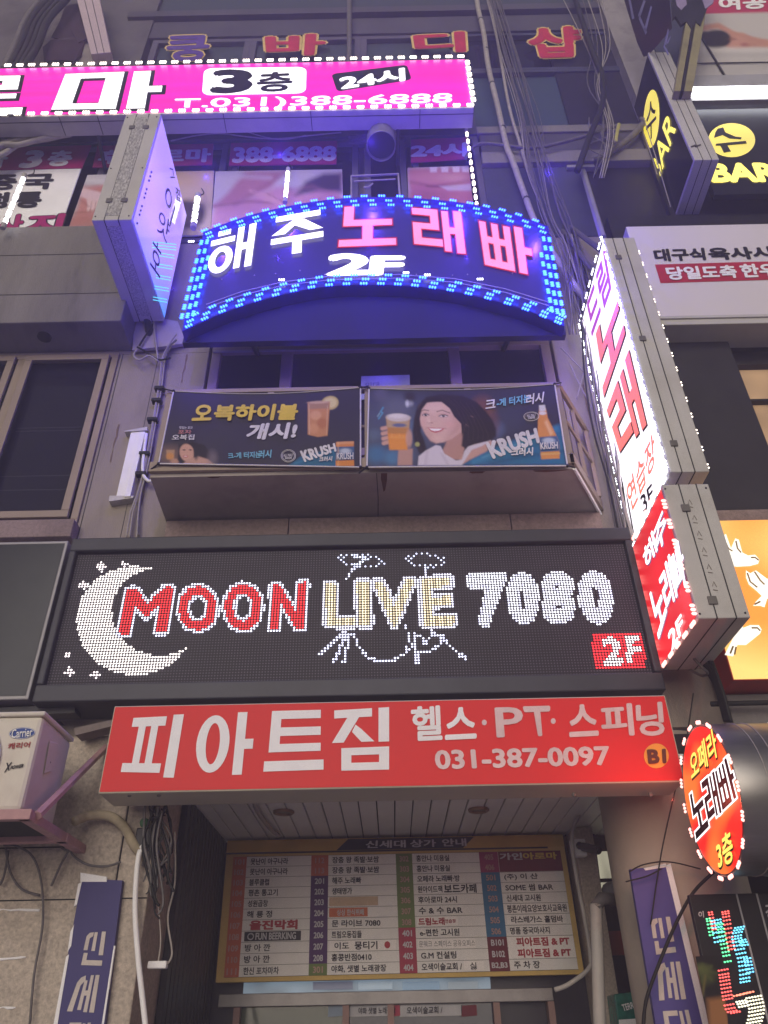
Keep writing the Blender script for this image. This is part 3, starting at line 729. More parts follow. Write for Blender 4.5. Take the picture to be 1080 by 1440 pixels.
# black unlit sign on the far left
bs = empty('blank_sign', (-3, -.14, 3.12), 'switched off black sign box with a thin grey edge at the far left', 'sign')
c = MB(); c.box(-4.6, -.28, 3.13, -1.915, -.02, 4.13); c.build('casing', m_alu_grey, bs, bevel=.006)
c = MB(); c.poly([(-4.58, -.283, 3.15), (-1.932, -.283, 3.15), (-1.932, -.283, 4.11), (-4.58, -.283, 4.11)]); c.build('panel', M('off_acrylic', (.03, .032, .036), .18, var=.5, scale=.8), bs)

# ================================================================== red gym sign
rs = empty('shop_sign', (0, -.3, 2.59), 'wide red gym sign with big white Korean lettering over the entrance', 'sign')
c = MB(); c.box(-1.385, -.447, 2.59, 1.405, -.2, 3.02); c.build('casing', M('cream_casing', (.50, .46, .36), .5, var=.08, stain=.3, sscale=2.5), rs, bevel=.005)
c = MB(); c.poly([(-1.378, -.45, 2.597), (1.398, -.45, 2.597), (1.398, -.45, 3.013), (-1.378, -.45, 3.013)]); c.build('panel', m_red, rs)
FR = Front(-.45); wh, gr = MB(), MB()
for ch, q in (('피', [(188, 1008), (264, 1004), (250, 1092), (172, 1090)]), ('아', [(281, 1003), (360, 1001), (352, 1089), (271, 1091)]), ('트', [(378, 1000), (455, 998), (455, 1084), (370, 1087)]), ('짐', [(470, 999), (553, 994), (553, 1082), (470, 1084)])):
    glyph(wh, FR, ch, q, .003)
text(wh, FR, '헬', [(579, 995), (619, 993), (621, 1039), (580, 1041)], .028, .003); text(wh, FR, '스', [(628, 997), (668, 995), (669, 1037), (627, 1039)], .028, .003)
wh.build('lettering', m_white, rs)
text(gr, FR, 'P', [(697, 996), (733, 995), (736, 1034), (700, 1036)], .02, .003); text(gr, FR, 'T', [(737, 995), (772, 994), (771, 1033), (748, 1034)], .03, .003)
text(gr, FR, '스', [(799, 993), (838, 991), (841, 1033), (802, 1035)], .028, .003); text(gr, FR, '피', [(845, 993), (887, 990), (891, 1033), (848, 1034)], .028, .003); text(gr, FR, '닝', [(895, 990), (930, 988), (934, 1033), (897, 1034)], .028, .003)
text(gr, FR, '031-387-0097', [(612, 1056), (855, 1050), (858, 1075), (614, 1081)], .034, .003)
ellp(gr, FR, 681, 1016, 3.5, 4, .003); ellp(gr, FR, 778, 1014, 3.5, 4, .003)
gr.build('lettering', M('pinkish_white_vinyl', (.72, .56, .56), .5), rs)
c = MB(); ellp(c, FR, 923, 1063, 17.5, 17.5, .003); c.build('badge', m_orange, rs)
c = MB(); text(c, FR, 'B1', [(911, 1055), (935, 1054), (936, 1072), (913, 1073)], .045, .008); c.build('lettering', m_brown, rs)
c = MB()
for px in (178, 220, 810, 919): c.ball(P(px, 1113, -.45)+Vector((0, .05, -.002)), .012, 8)
c.build('screw', m_latch, rs)
brackets(rs, [((-1.0, -.22, 2.75), (-1.0, 0, 2.95)), ((1.0, -.22, 2.75), (1.0, 0, 2.95))])

# ================================================================== projecting sign on the left (lavender)
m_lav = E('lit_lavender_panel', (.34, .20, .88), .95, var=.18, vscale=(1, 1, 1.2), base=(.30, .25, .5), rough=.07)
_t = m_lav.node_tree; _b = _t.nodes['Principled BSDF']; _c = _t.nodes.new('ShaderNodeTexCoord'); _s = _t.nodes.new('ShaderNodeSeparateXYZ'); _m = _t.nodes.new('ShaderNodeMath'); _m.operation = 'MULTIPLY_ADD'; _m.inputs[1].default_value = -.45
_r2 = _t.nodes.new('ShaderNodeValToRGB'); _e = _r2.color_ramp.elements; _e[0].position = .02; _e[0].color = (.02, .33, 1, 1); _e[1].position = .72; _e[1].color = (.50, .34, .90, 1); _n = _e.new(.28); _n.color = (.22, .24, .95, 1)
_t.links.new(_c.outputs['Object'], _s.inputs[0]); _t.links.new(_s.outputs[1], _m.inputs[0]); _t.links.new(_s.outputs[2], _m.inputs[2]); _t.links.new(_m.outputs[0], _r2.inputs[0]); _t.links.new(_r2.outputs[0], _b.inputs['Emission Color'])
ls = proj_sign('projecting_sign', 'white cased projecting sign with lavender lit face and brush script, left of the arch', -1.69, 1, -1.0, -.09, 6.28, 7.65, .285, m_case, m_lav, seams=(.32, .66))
c = MB(); c.box(-1.882, -1.0035, 6.33, -1.785, -.9995, 7.6); c.box(-1.882, -.95, 6.2775, -1.785, -.15, 6.281); c.build('perforated_strip', M('perforated_strip', (.40, .39, .38), .6, var=.75, scale=90, stretch=(1, 1, .4)), ls)
for x in (-1.887, -1.782):
    for z in (6.5, 7.45): latch(ls, x, -1.004, z)
screws(ls, [(x, -1.002, z) for x in (-1.95, -1.72) for z in (6.32, 6.9, 7.6)])
SL = Side(-1.69, 1); c = MB()
text(c, SL, '이', [(238, 258), (247, 292), (240, 318), (228, 278)], 0, .003); text(c, SL, '얏', [(226, 293), (240, 312), (236, 345), (219, 322)], 0, .003); text(c, SL, '호', [(215, 332), (228, 350), (225, 392), (211, 372)], 0, .003)
text(c, SL, '그', [(238, 236), (244, 238), (246, 250), (240, 250)], .02, .003); text(c, SL, '집', [(247, 262), (253, 268), (254, 284), (248, 280)], .02, .003)
text(c, SL, 'ㄱㄴㄷㄹㅁㅂㅅㅇㅈ', [(211, 240), (215, 240), (196, 316), (191, 315)], 0, .003) if False else None
for k in range(13):
    t = k/12; x, y = lerp((213, 242), (193, 314), t)
    if k % 4 != 3: ellp(c, SL, x, y, 1.4, 1.9, .003, 8)
c.build('lettering', M('violet_ink', (.03, .01, .09), .5), ls)
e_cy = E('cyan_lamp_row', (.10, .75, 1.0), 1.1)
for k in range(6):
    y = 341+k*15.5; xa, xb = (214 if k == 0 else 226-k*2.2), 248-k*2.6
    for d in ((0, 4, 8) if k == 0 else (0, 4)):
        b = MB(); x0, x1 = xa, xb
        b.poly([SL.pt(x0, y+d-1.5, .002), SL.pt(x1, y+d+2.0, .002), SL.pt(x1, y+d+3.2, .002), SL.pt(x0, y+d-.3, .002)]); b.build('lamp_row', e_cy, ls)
brackets(ls, [((-1.85, -.1, 6.5), (-1.85, 0, 6.5)), ((-1.85, -.1, 7.4), (-1.85, 0, 7.4)), ((-1.83, -.1, 6.3), (-1.80, -.01, 6.15))], r=.03)

# ================================================================== tall white projecting sign and the red one under it
vs = proj_sign('projecting_sign', 'tall white lit projecting karaoke sign with orange letters at the right', 1.575, -1, -.82, -.04, 4.15, 6.22, .225, m_case, e_whitep, seams=(.30, .62))
SV = Side(1.575, -1); pu, rd, bl = MB(), MB(), MB()
text(pu, SV, '드림', [(823, 428), (850, 350), (859, 405), (834, 478)], .03, .004)
for ch, q in (('노', [(836, 474), (866, 390), (879, 469), (849, 559)]), ('래', [(853, 577), (884, 492), (909, 597), (874, 645)])):
    glyph(bl, SV, ch, [(x+1.5, y+1) for x, y in q], .003, .012, .012); glyph(rd, SV, ch, q, .006)
text(rd, SV, '연습장', [(880, 685), (919, 607), (922, 650), (888, 722)], .02, .008); text(bl, SV, '3F', [(900, 700), (916, 680), (919, 702), (906, 722)], .02, .004)
pu.build('lettering', E('lit_purple_letter', (.45, .02, .42), .9), vs); rd.build('lettering', E('lit_orange_letter', (1.0, .17, .05), 1.05), vs); bl.build('lettering', m_ink, vs)
for z in (6.0, 5.2, 4.35): latch(vs, 1.575+.225*.30, -.824, z, .02)
lmw = led_mesh('led_white_small', e_led_white, 3, .022, .0085, 1.2)
RZ = Matrix.Rotation(math.radians(90), 4, 'Z'); RY = Matrix.Rotation(math.radians(90), 4, 'Y')
YV = RZ @ RY
sp = [((1.56, -.825, z), RY) for z in np.arange(4.2, 6.2, .095)]+[((1.56, -.03, z), RY) for z in np.arange(4.2, 6.2, .095)]+[((1.56, y, 6.225), RZ) for y in np.arange(-.75, -.05, .11)]+[((1.56, y, 4.145), RZ) for y in np.arange(-.75, -.05, .11)]+[]
led_run(lmw, sp, vs)
lm2 = led_mesh('led_edge', e_led_warm, 2, .024, .006, 1.0); led_run(lm2, [((1.803, -.80, z), RY) for z in np.arange(4.2, 6.2, .125)], vs)
brackets(vs, [((1.7, -.05, 6.0), (1.7, .0, 6.0)), ((1.7, -.05, 4.4), (1.7, 0, 4.4)), ((1.68, -.4, 6.22), (1.62, 0, 7.45)), ((1.74, -.6, 6.22), (1.70, 0, 7.5))], mat=m_latch, r=.022)

e_redp = E('lit_red_panel', (1.0, .02, .03), .85, var=.3, vscale=(1, 2.2, 1.6), base=(.4, .02, .02))
vr = proj_sign('projecting_sign', 'red lit projecting karaoke sign ringed with bulbs, under the tall white one', 1.505, -1, -.83, -.2, 3.255, 4.06, .26, m_case, e_redp, seams=(.36, .72))
SR = Side(1.505, -1); wh, bl = MB(), MB()
for ch, q in (('해', [(902, 777), (917, 744), (925, 773), (911, 808)]), ('주', [(917, 752), (933, 712), (939, 745), (924, 790)]), ('노', [(911, 838), (926, 806), (938, 860), (926, 902)]), ('래', [(924, 808), (941, 776), (953, 838), (941, 872)]), ('빠', [(937, 785), (956, 752), (967, 820), (952, 850)])):
    ccx, ccy = sum(a for a, b in q)/4, sum(b for a, b in q)/4; q = [(ccx+(x-ccx)*.92, ccy+(y-ccy)*.92) for x, y in q]
    text(bl, SR, ch, [(x+1.8, y+1.4) for x, y in q], .02, .003); text(wh, SR, ch, q, .016, .006)
text(wh, SR, '2F', [(939, 892), (957, 864), (962, 884), (945, 914)], .03, .004)
wh.build('lettering', e_white, vr); bl.build('lettering', E('violet_shadow_letter', (.10, .02, .2), .6), vr)
for z in (3.9, 3.35): latch(vr, 1.505+.26*.36, -.834, z, .022)
screws(vr, [(1.52, -.832, 3.28), (1.74, -.832, 3.28), (1.52, -.832, 4.03), (1.74, -.832, 4.03)])
c = MB()
for k, z in enumerate((3.93, 3.83, 3.73, 3.63, 3.53, 3.43)):
    c.tube([(1.62, -.8315, z), (1.632, -.8315, z+.025), (1.64, -.8315, z-.005)], .003, 4); c.tube([(1.618, -.8315, z-.02), (1.64, -.8315, z-.025)], .003, 4)
c.build('scratch', M('glue_trace', (.30, .27, .24), .8), vr)
lmr = led_mesh('led_red', e_led_red, 3, .022, .0105, 1.4)
led_run(lmr, [((1.49, -.835, z), RY) for z in np.arange(3.3, 4.05, .125)]+[((1.49, -.195, z), RY) for z in np.arange(3.3, 4.05, .105)]+[((1.49, y, 3.25), RZ) for y in np.arange(-.78, -.2, .12)]+[((1.49, y, 4.065), RZ) for y in np.arange(-.78, -.2, .12)], vr)
brackets(vr, [((1.63, -.2, 3.9), (1.63, 0, 3.9)), ((1.63, -.2, 3.4), (1.63, 0, 3.4))])
c = MB(); c.tube(smooth([(1.64, -.35, 3.255), (1.66, -.37, 3.2), (1.70, -.33, 3.18), (1.70, -.25, 3.2), (1.66, -.2, 3.26)]), .008, 6); c.build('cable_loop', m_cable, vr)

# ================================================================== round drum sign
dr = empty('drum_sign', (1.55, -.77, 2.43), 'round steel drum sign with glowing red face ringed by bulbs, lower right', 'sign')
n = 48; CY, CZ, RR = -.77, 2.435, .305
ring = [(CY+RR*math.cos(2*math.pi*k/n), CZ+RR*math.sin(2*math.pi*k/n)) for k in range(n)]
c = MB()
rim = [(y, z) for y, z in ring]
c.tube([(1.375, CY, CZ), (1.73, CY, CZ)], RR, 64); c.build('drum', m_steel, dr, smooth=False, bevel=.003)
for ob in [o for o in dr.children]: ob.data.polygons.foreach_set('use_smooth', [len(p.vertices) == 4 for p in ob.data.polygons])
m, t_, b_ = newmat('lit_drum_face'); N, L = t_.nodes, t_.links
co = N.new('ShaderNodeTexCoord'); mp = N.new('ShaderNodeMapping'); mp.inputs['Scale'].default_value = (1, 2.6, 3.2); mp.inputs['Location'].default_value = (.3, .1, 0); ns = N.new('ShaderNodeTexNoise'); ns.inputs['Scale'].default_value = 1.5; ns.inputs['Detail'].default_value = 0
cr = N.new('ShaderNodeValToRGB'); cr.color_ramp.elements[0].position = .42; cr.color_ramp.elements[0].color = (1, .012, .01, 1); cr.color_ramp.elements[1].position = .66; cr.color_ramp.elements[1].color = (1, .20, .03, 1)
L.new(co.outputs['Object'], mp.inputs[0]); L.new(mp.outputs[0], ns.inputs['Vector']); L.new(ns.outputs[0], cr.inputs[0]); L.new(cr.outputs[0], b_.inputs['Emission Color']); b_.inputs['Emission Strength'].default_value = 1.0; b_.inputs['Base Color'].default_value = (.4, .05, .02, 1)
c = MB(); c.poly([(1.3735, CY+(y-CY)*.97, CZ+(z-CZ)*.97) for y, z in ring]); c.build('panel', m, dr)
SO = Side(1.3735, -1); ye, dk, wh = MB(), MB(), MB()
text(dk, SO, '오페라', [(970, 1065), (1004, 1025), (1011, 1064), (974, 1101)], .05, .002); text(ye, SO, '오페라', [(969, 1063), (1003, 1023), (1010, 1062), (973, 1099)], .02, .006)
for ch, q in (('노', [(969, 1119), (985, 1101), (997, 1162), (979, 1181)]), ('래', [(986, 1101), (1004, 1084), (1015, 1142), (997, 1161)]), ('빠', [(1005, 1083), (1024, 1062), (1039, 1118), (1016, 1140)])):
    glyph(wh, SO, ch, q, .002, .06, .045); glyph(dk, SO, ch, q, .006)
text(dk, SO, '3층', [(1007, 1187), (1028, 1168), (1033, 1211), (1012, 1225)], .05, .002); text(ye, SO, '3층', [(1006, 1185), (1027, 1166), (1032, 1209), (1011, 1223)], .025, .006)
ye.build('lettering', E('lit_yellow_letter', (1, .72, .08), 1.3), dr); dk.build('lettering', m_ink, dr); wh.build('letter_outline', e_white, dr)
sp = []
lmd = led_mesh('led_drum', e_led_red, 3, .015, .0075, 1.3)
for k in range(18):
    a = 2*math.pi*(k+.3)/18; sp.append(((1.365, CY+(RR+.008)*math.cos(a), CZ+(RR+.008)*math.sin(a)), Matrix.Rotation(a+math.pi/2, 4, 'X') @ RZ.copy()))
led_run(lmd, sp, dr)
lmt = led_mesh('led_drum_back', e_led_warm, 3, .024, .006, 1)
led_run(lmt, [((1.732, CY+(RR+.002)*math.cos(a), CZ+(RR+.002)*math.sin(a)), Matrix.Rotation(a, 4, 'X') @ RZ.copy()) for a in [2*math.pi*(k+.3)/18 for k in range(18)]], dr)
c = MB()
for x in (1.5, 1.55): c.tube([(x, CY+(RR+.001)*math.cos(2*math.pi*k/48), CZ+(RR+.001)*math.sin(2*math.pi*k/48)) for k in range(48)], .002, 5, closed=True)
c.build('wire', m_cable_w, dr)
brackets(dr, [((1.6, -.46, 2.5), (1.6, .0, 2.5))], r=.025)
ld = bpy.data.lights.new('drum_glow', 'POINT'); ld.energy = 2.8; ld.color = (1, .12, .06); ld.shadow_soft_size = 0
lo = bpy.data.objects.new('drum_glow', ld); COL.objects.link(lo); lo.parent = dr; lo.location = (-.34, 0, 0)

# ================================================================== bar signs
m_bk = M('black_acrylic', (.012, .012, .02), .25, var=.2)
e_yel = E('lit_yellow_panel', (1.0, .80, .02), 1.0, var=.15, vscale=(1, 3, 2))
bs2 = proj_sign('projecting_sign', 'black projecting bar sign with white casing and yellow glowing emblem, upper right', 2.645, -1, -.545, .0, 7.61, 9.46, .215, m_case, m_bk, seams=(.34, .68))
SB = Side(2.645, -1); c = MB()
ellp(c, SB, 916, 167, 11.0, 41, .003, rot=.05); c.build('emblem', e_yel, bs2)
c = MB(); text(c, SB, '수', [(908, 150), (922, 136), (923, 186), (909, 203)], .01, .008); c.build('lettering', m_ink, bs2)
c = MB(); text(c, SB, 'BAR', [(913, 238), (940, 152), (950, 182), (925, 258)], .015, .004); c.build('lettering', E('lit_yellow_bar', (1, .85, .05), 1.2), bs2)
c = MB(); c.tube(smooth([SB.pt(900, 175, .02), SB.pt(918, 225, .03), SB.pt(936, 292, .02)]), .006, 5); c.tube(smooth([SB.pt(905, 165, .02), SB.pt(925, 230, .03), SB.pt(943, 291, .02)]), .005, 5); c.build('stay_wire', m_cable_w, bs2)
for x in (2.665, 2.70): 
    c = MB(); c.tube([(x, -.55, 7.8), (x+.05, -.548, 7.83)], .008, 5); c.build('clip', m_latch, bs2)
bw = empty('wall_sign', (3.6, -.15, 7.65), 'flat black bar sign on the wall with round yellow emblem, behind the projecting one', 'sign')
c = MB(); c.box(2.9, -.26, 7.55, 6.0, -.201, 8.93); c.build('panel', m_bk, bw, bevel=.004)
FB = Front(-.26); c = MB(); ellp(c, FB, 1029, 197, 33, 24, .003); c.build('emblem', e_yel, bw)
c = MB()
polyp(c, FB, [(1006, 186), (1009, 181), (1017, 179), (1020, 186), (1034, 192), (1043, 193), (1042, 196), (1026, 195), (1016, 190), (1004, 194)], .006)
polyp(c, FB, [(1007, 202), (1049, 198), (1050, 202), (1023, 204.5), (1028, 213), (1018, 215), (1013, 205), (1006, 205)], .0065); c.build('lettering', m_ink, bw)
c = MB(); text(c, FB, 'BAR', [(998, 231), (1086, 230), (1098, 254), (1003, 255)], .05, .004); c.build('lettering', E('lit_bar_letters', (1, .82, .08), 1.6), bw)
# fluorescent tube + massage billboard above
ft = empty('fluorescent_tube', (4, -.3, 9.7), 'white fluorescent tube glowing under the massage billboard at top right', 'lamp')
a, b = P(974, 129, -.35), P(1180, 125, -.35)
c = MB(); c.cyl(a, b, .042, 14); c.build('tube', e_tube, ft, smooth=True)
c = MB(); c.slab([a+Vector((0, .06, -.05)), b+Vector((0, .06, -.05)), b+Vector((0, .06, .05)), a+Vector((0, .06, .05))], (0, .05, 0)); c.build('batten', m_case_grey, ft)
mbld = empty('billboard', (3.6, -.1, 9.8), 'white massage billboard at top right with a lying dark haired figure under a red strip', 'billboard')
def paint_mas(p):
    p.pol([(985, -30), (1200, -40), (1200, 14), (985, 20)], (.45, .03, .09), 1, 1.5)
    p.lin([(985, 40), (1010, 36), (1030, 47), (1055, 55), (1080, 60)], 8, (.52, .26, .19), 1, 4)
    p.pol([(1010, 50), (1045, 46), (1065, 56), (1120, 58), (1120, 66), (1062, 67), (1040, 68)], (.50, .25, .18), 1, 4)
    p.ell(1034, 60, 18, 9, (.55, .28, .21), 1, 3); p.ell(1008, 55, 20, 13, (.018, .014, .014), 1, 3); p.ell(992, 50, 8, 6, (.03, .02, .02), 1, 3)
    p.ell(1047, 63, 6, 3, (.35, .10, .09), .8, 3); p.ell(1030, 55, 6, 2, (.25, .1, .08), .7, 2)
    p.ell(1050, 76, 60, 5, (.42, .40, .40), .6, 5); p.ell(1040, 70, 50, 4, (.66, .62, .6), .6, 5)
printed('printed_sheet', Front(-.12), [(962, -25), (1180, -35), (1192, 85), (985, 90)], 90, 52, paint_mas, m_skinprint, mbld, bgc=(.52, .49, .47))
c = MB(); c.slab([P(962, -25, -.115), P(1180, -35, -.115), P(1192, 124, -.115), P(970, 128, -.115)], (0, .06, 0)); c.build('board', M('billboard_panel', (.45, .43, .42), .6, var=.08), mbld)
c = MB(); text(c, Front(-.12), '여공', [(1011, -3), (1075, -6), (1077, 11), (1013, 14)], .04, .004); text(c, Front(-.12), '간', [(1090, -7), (1118, -8), (1120, 10), (1092, 11)], .04, .004); c.build('lettering', m_white, mbld)
c = MB(); c.tube([P(985, 50, -.13), P(1027, 119, -.13)], .012, 6); c.tube([P(975, 89, -.13), P(1100, 87, -.13)], .006, 6); c.build('seam', m_seam, mbld)

# dark projecting sign at the top right corner with torn film
ts = empty('projecting_sign', (2.85, -.4, 9.8), 'torn dark projecting sign with thin grey letters and bare mustard casing, top right', 'sign')
Xt = P(908, 60, -.55).x
c = MB(); SX = Side(Xt, -1)
y0, y1 = -.75, -.05; zt_, zb_ = P(905, -60, -.6).z, P(945, 130, -.6).z
polyp(c, SX, [(870, -25), (935, -70), (945, 40), (912, 78), (905, 80), (896, 60)], .0); c.build('panel', M('torn_maroon_film', (.035, .02, .035), .35, var=.6, scale=3), ts)
c = MB()
for pts in ([(883, -5), (886, -5), (892, 26), (889, 27)], [(897, 22), (905, 0), (908, 1), (900, 25)], [(899, 20), (910, 45), (908, 49), (898, 26)], [(908, 47), (917, 10), (915, 8), (906, 40)], [(934, 62), (939, 40), (941, 42), (937, 64)], [(934, 62), (941, 76), (939, 78), (933, 66)], [(938, 60), (943, 50), (943, 53), (939, 62)]): polyp(c, SX, pts, .004)
c.build('lettering', M('dim_grey_letter', (.35, .36, .42), .5), ts)
c = MB(); e0 = -.62
def strip(xa, xb, col, name):
    s_ = MB(); a0, b0 = P(xa+32, -60, e0), P(xb+32, -60, e0); a1, b1 = P(xa, 128, e0+.0), P(xb, 128, e0)
    s_.slab([a1, b1, b0, a0], (0, .12, 0)); s_.build(name, col, ts, bevel=.004)
mu = M('mustard_steel', (.28, .25, .13), .6, var=.2, scale=6, stain=.5, sscale=4)
strip(948, 957, mu, 'casing_rail'); strip(962, 974, mu, 'casing_rail'); strip(957.5, 961.5, m_dark, 'casing_core')
c = MB(); c.slab([P(x, y, e0-.01) for x, y in [(944, -20), (1000, -30), (995, 10), (985, 36), (978, 30), (972, 40), (966, 30), (958, 34), (950, 22), (946, 26)]], (0, .03, 0)); c.build('torn_film', M('torn_black_film', (.02, .018, .03), .4, var=.5), ts)
c = MB(); c.slab([P(x, y, e0-.015) for x, y in [(948, -10), (962, -14), (966, 6), (958, 14), (952, 8)]], (0, .01, 0)); c.slab([P(x, y, e0-.015) for x, y in [(985, -8), (1006, -12), (1003, 4), (992, 12)]], (0, .01, 0)); c.build('film_scrap', M('lilac_film', (.30, .24, .42), .5), ts)

# white restaurant sign
wsn = empty('shop_sign', (3.2, -.2, 5.95), 'white restaurant sign with black lettering above a red strip, right building', 'sign')
c = MB(); c.box(2.03, -.297, 5.9, 6.5, -.05, 7.07); c.build('casing', m_case, wsn, bevel=.006)
c = MB(); c.box(2.03, -.302, 5.985, 6.5, -.297, 7.068); c.build('panel', M('white_flex', (.66, .62, .64), .5, var=.04, scale=.8), wsn)
c = MB(); c.box(2.03, -.31, 5.955, 6.5, -.2975, 5.98); c.build('trim', m_case, wsn)
FW = Front(-.302); c = MB(); text(c, FW, '대구식', [(919, 351), (989, 349), (992, 365), (923, 367)], .045, .003); text(c, FW, '육사시미', [(995, 349), (1112, 346), (1119, 362), (1000, 365)], .045, .003); c.build('lettering', m_ink, wsn)
c = MB(); polyp(c, FW, [(921, 372), (1240, 363), (1258, 388), (929, 398)], .003); c.build('strip', M('crimson_vinyl', (.42, .02, .05), .5), wsn)
c = MB(); text(c, FW, '당일도축', [(936, 376), (1033, 373), (1037, 390), (941, 393)], .04, .008); text(c, FW, '한우', [(1040, 372), (1090, 371), (1094, 388), (1045, 390)], .04, .008); c.build('lettering', m_white, wsn)

# yellow lit sign with white birds
ys = empty('shop_sign', (2.6, -.2, 3.16), 'orange yellow lit sign with white flying birds at the right edge', 'sign')
c = MB(); c.box(1.84, -.297, 3.15, 5.5, -.05, 4.17); c.build('casing', M('red_casing', (.5, .04, .03), .5), ys, bevel=.004)  # plain red casing colour, not emissive
m, t_, b_ = newmat('lit_yellow_orange'); N, L = t_.nodes, t_.links
co = N.new('ShaderNodeTexCoord'); ns = N.new('ShaderNodeTexNoise'); ns.inputs['Scale'].default_value = 1.5; ns.inputs['Detail'].default_value = 0; mp = N.new('ShaderNodeMapping'); mp.inputs['Location'].default_value = (2.2, 0, .4)
cr = N.new('ShaderNodeValToRGB'); cr.color_ramp.elements[0].position = .30; cr.color_ramp.elements[0].color = (1, .28, .03, 1); cr.color_ramp.elements[1].position = .58; cr.color_ramp.elements[1].color = (1, .74, .22, 1)
L.new(co.outputs['Object'], mp.inputs[0]); L.new(mp.outputs[0], ns.inputs['Vector']); L.new(ns.outputs[0], cr.inputs[0]); L.new(cr.outputs[0], b_.inputs['Emission Color']); b_.inputs['Emission Strength'].default_value = .95; b_.inputs['Base Color'].default_value = (.4, .25, .05, 1)
c = MB(); c.box(1.845, -.302, 3.155, 5.49, -.2975, 4.165); c.build('panel', m, ys)
FY = Front(-.303)
e_bird = E('lit_white_bird', (1, .95, .82), 1.1); m_feather = M('feather_line', (.35, .22, .08), .6)
def bird(cx, cy, s, kind):
    b = MB(); L_ = MB()
    if kind == 0:
        pts = [(-26, -40), (-21, -42), (-14, -22), (-8, -36), (-3, -34), (2, -16), (10, -12), (20, -13), (26, -6), (24, 0), (12, 3), (-6, 4), (-20, 2), (-24, -10)]
        ln = [[(-24, -36), (-18, -22), (-12, -18)], [(-7, -32), (-5, -22), (0, -16)], [(14, -9), (20, -9), (25, -5)]]
    elif kind == 1:
        pts = [(-24, -30), (-18, -26), (-10, -30), (-2, -24), (6, -18), (26, -26), (30, -14), (26, 0), (14, 6), (6, 10), (2, 22), (-4, 20), (-14, 20), (-10, 14), (-2, 6), (-8, 0), (-20, -10), (-24, -20)]
        ln = [[(-22, -26), (-18, -14), (-8, -6)], [(-12, -28), (-4, -16), (2, -10)], [(-12, 18), (-4, 14)]]
    else:
        pts = [(-10, -18), (-4, -22), (-2, -10), (8, -14), (20, -14), (24, -8), (22, -2), (12, 6), (2, 14), (-10, 14), (-16, 30), (-28, 28), (-22, 16), (-16, 4), (-12, -6)]
        ln = [[(-20, 26), (-16, 16)], [(-14, 27), (-12, 17)], [(10, -10), (18, -10), (22, -6)]]
    polyp(b, FY, [(cx+x*s, cy+y*s) for x, y in pts], .003); b.build('bird_cutout', e_bird, ys)
    for l in ln: L_.tube([FY.pt(cx+x*s, cy+y*s, .004) for x, y in l], .005, 5)
    L_.build('feather_line', m_feather, ys)
bird(1042, 793, 1.0, 0); bird(1073, 832, 1.0, 1); bird(1047, 893, 1.0, 2)

# ================================================================== third-floor stickers, vents and light strips
m_magv = M('magenta_vinyl', (.45, .02, .17), .4, var=.08)
m_wl = M('lilac_white_vinyl', (.82, .78, .84), .5)
def sticker(name, label, quad, mat, Y=-.03, cat='sign', group=None):
    t = empty(name, P(*quad[3], Y), label, cat, group); b = MB(); b.slab([P(x, y, Y) for x, y in quad], (0, .012, 0)); b.build('sheet', mat, t); return t
t = sticker('window_sticker', 'wide magenta window sticker reading 3층 at far left', [(-120, 210), (128, 204), (115, 236), (-140, 242)], m_magv, -.06)
F3 = Front(-.06); c = MB(); text(c, F3, '3', [(40, 213), (61, 212), (53, 234), (29, 235)], .06, .003); text(c, F3, '층', [(72, 213), (103, 212), (97, 232), (66, 233)], .05, .003); text(c, F3, '마', [(-20, 213), (12, 213), (6, 235), (-28, 236)], .05, .003); c.build('lettering', m_white, t)
t = sticker('window_poster', 'white poster with black Korean words over magenta ones, far left window', [(-140, 243), (114, 237), (84, 322), (-170, 330)], m_white, -.06)
c = MB(); text(c, F3, '국', [(36, 246), (76, 245), (70, 265), (32, 265)], .05, .003); text(c, F3, '중', [(-12, 247), (24, 246), (20, 266), (-16, 266)], .05, .003); text(c, F3, '통', [(26, 271), (60, 270), (54, 291), (21, 291)], .05, .003); text(c, F3, '정', [(-22, 272), (12, 271), (8, 292), (-26, 292)], .05, .003); c.build('lettering', m_ink, t)
c = MB(); d2 = MB()
for s_, q in (('지', [(44, 303), (90, 301), (82, 327), (36, 327)]), ('사', [(0, 303), (34, 302), (28, 326), (-6, 326)])):
    text(d2, F3, s_, q, .075, .003); text(c, F3, s_, q, .045, .006)
d2.build('letter_outline', m_ink, t); c.build('lettering', M('magenta_letter', (.38, .01, .14), .5), t)
t = sticker('window_sticker', 'magenta strip behind the lavender sign reading 후아로마', [(137, 205), (300, 202), (298, 231), (130, 235)], m_magv); c = MB(); F0 = Front(-.03)
text(c, F0, '후', [(142, 212), (172, 211), (169, 229), (138, 230)], .05, .003); text(c, F0, '아로마', [(190, 211), (296, 209), (294, 227), (187, 229)], .05, .003); c.build('lettering', m_wl, t)
t = sticker('window_sticker', 'magenta strip with phone number 388-6888 above the arch sign', [(325, 201), (474, 198), (473, 230), (322, 232)], m_magv); c = MB(); text(c, F0, '388-6888', [(330, 208), (472, 206), (471, 225), (328, 228)], .05, .003); c.build('lettering', m_wl, t)
t = sticker('window_sticker', 'magenta strip reading 24시 crossed by cables, right of the vent', [(578, 196), (656, 193), (657, 223), (578, 228)], m_magv); c = MB(); text(c, F0, '24시', [(580, 203), (656, 201), (656, 219), (579, 221)], .06, .003); c.build('lettering', m_wl, t)
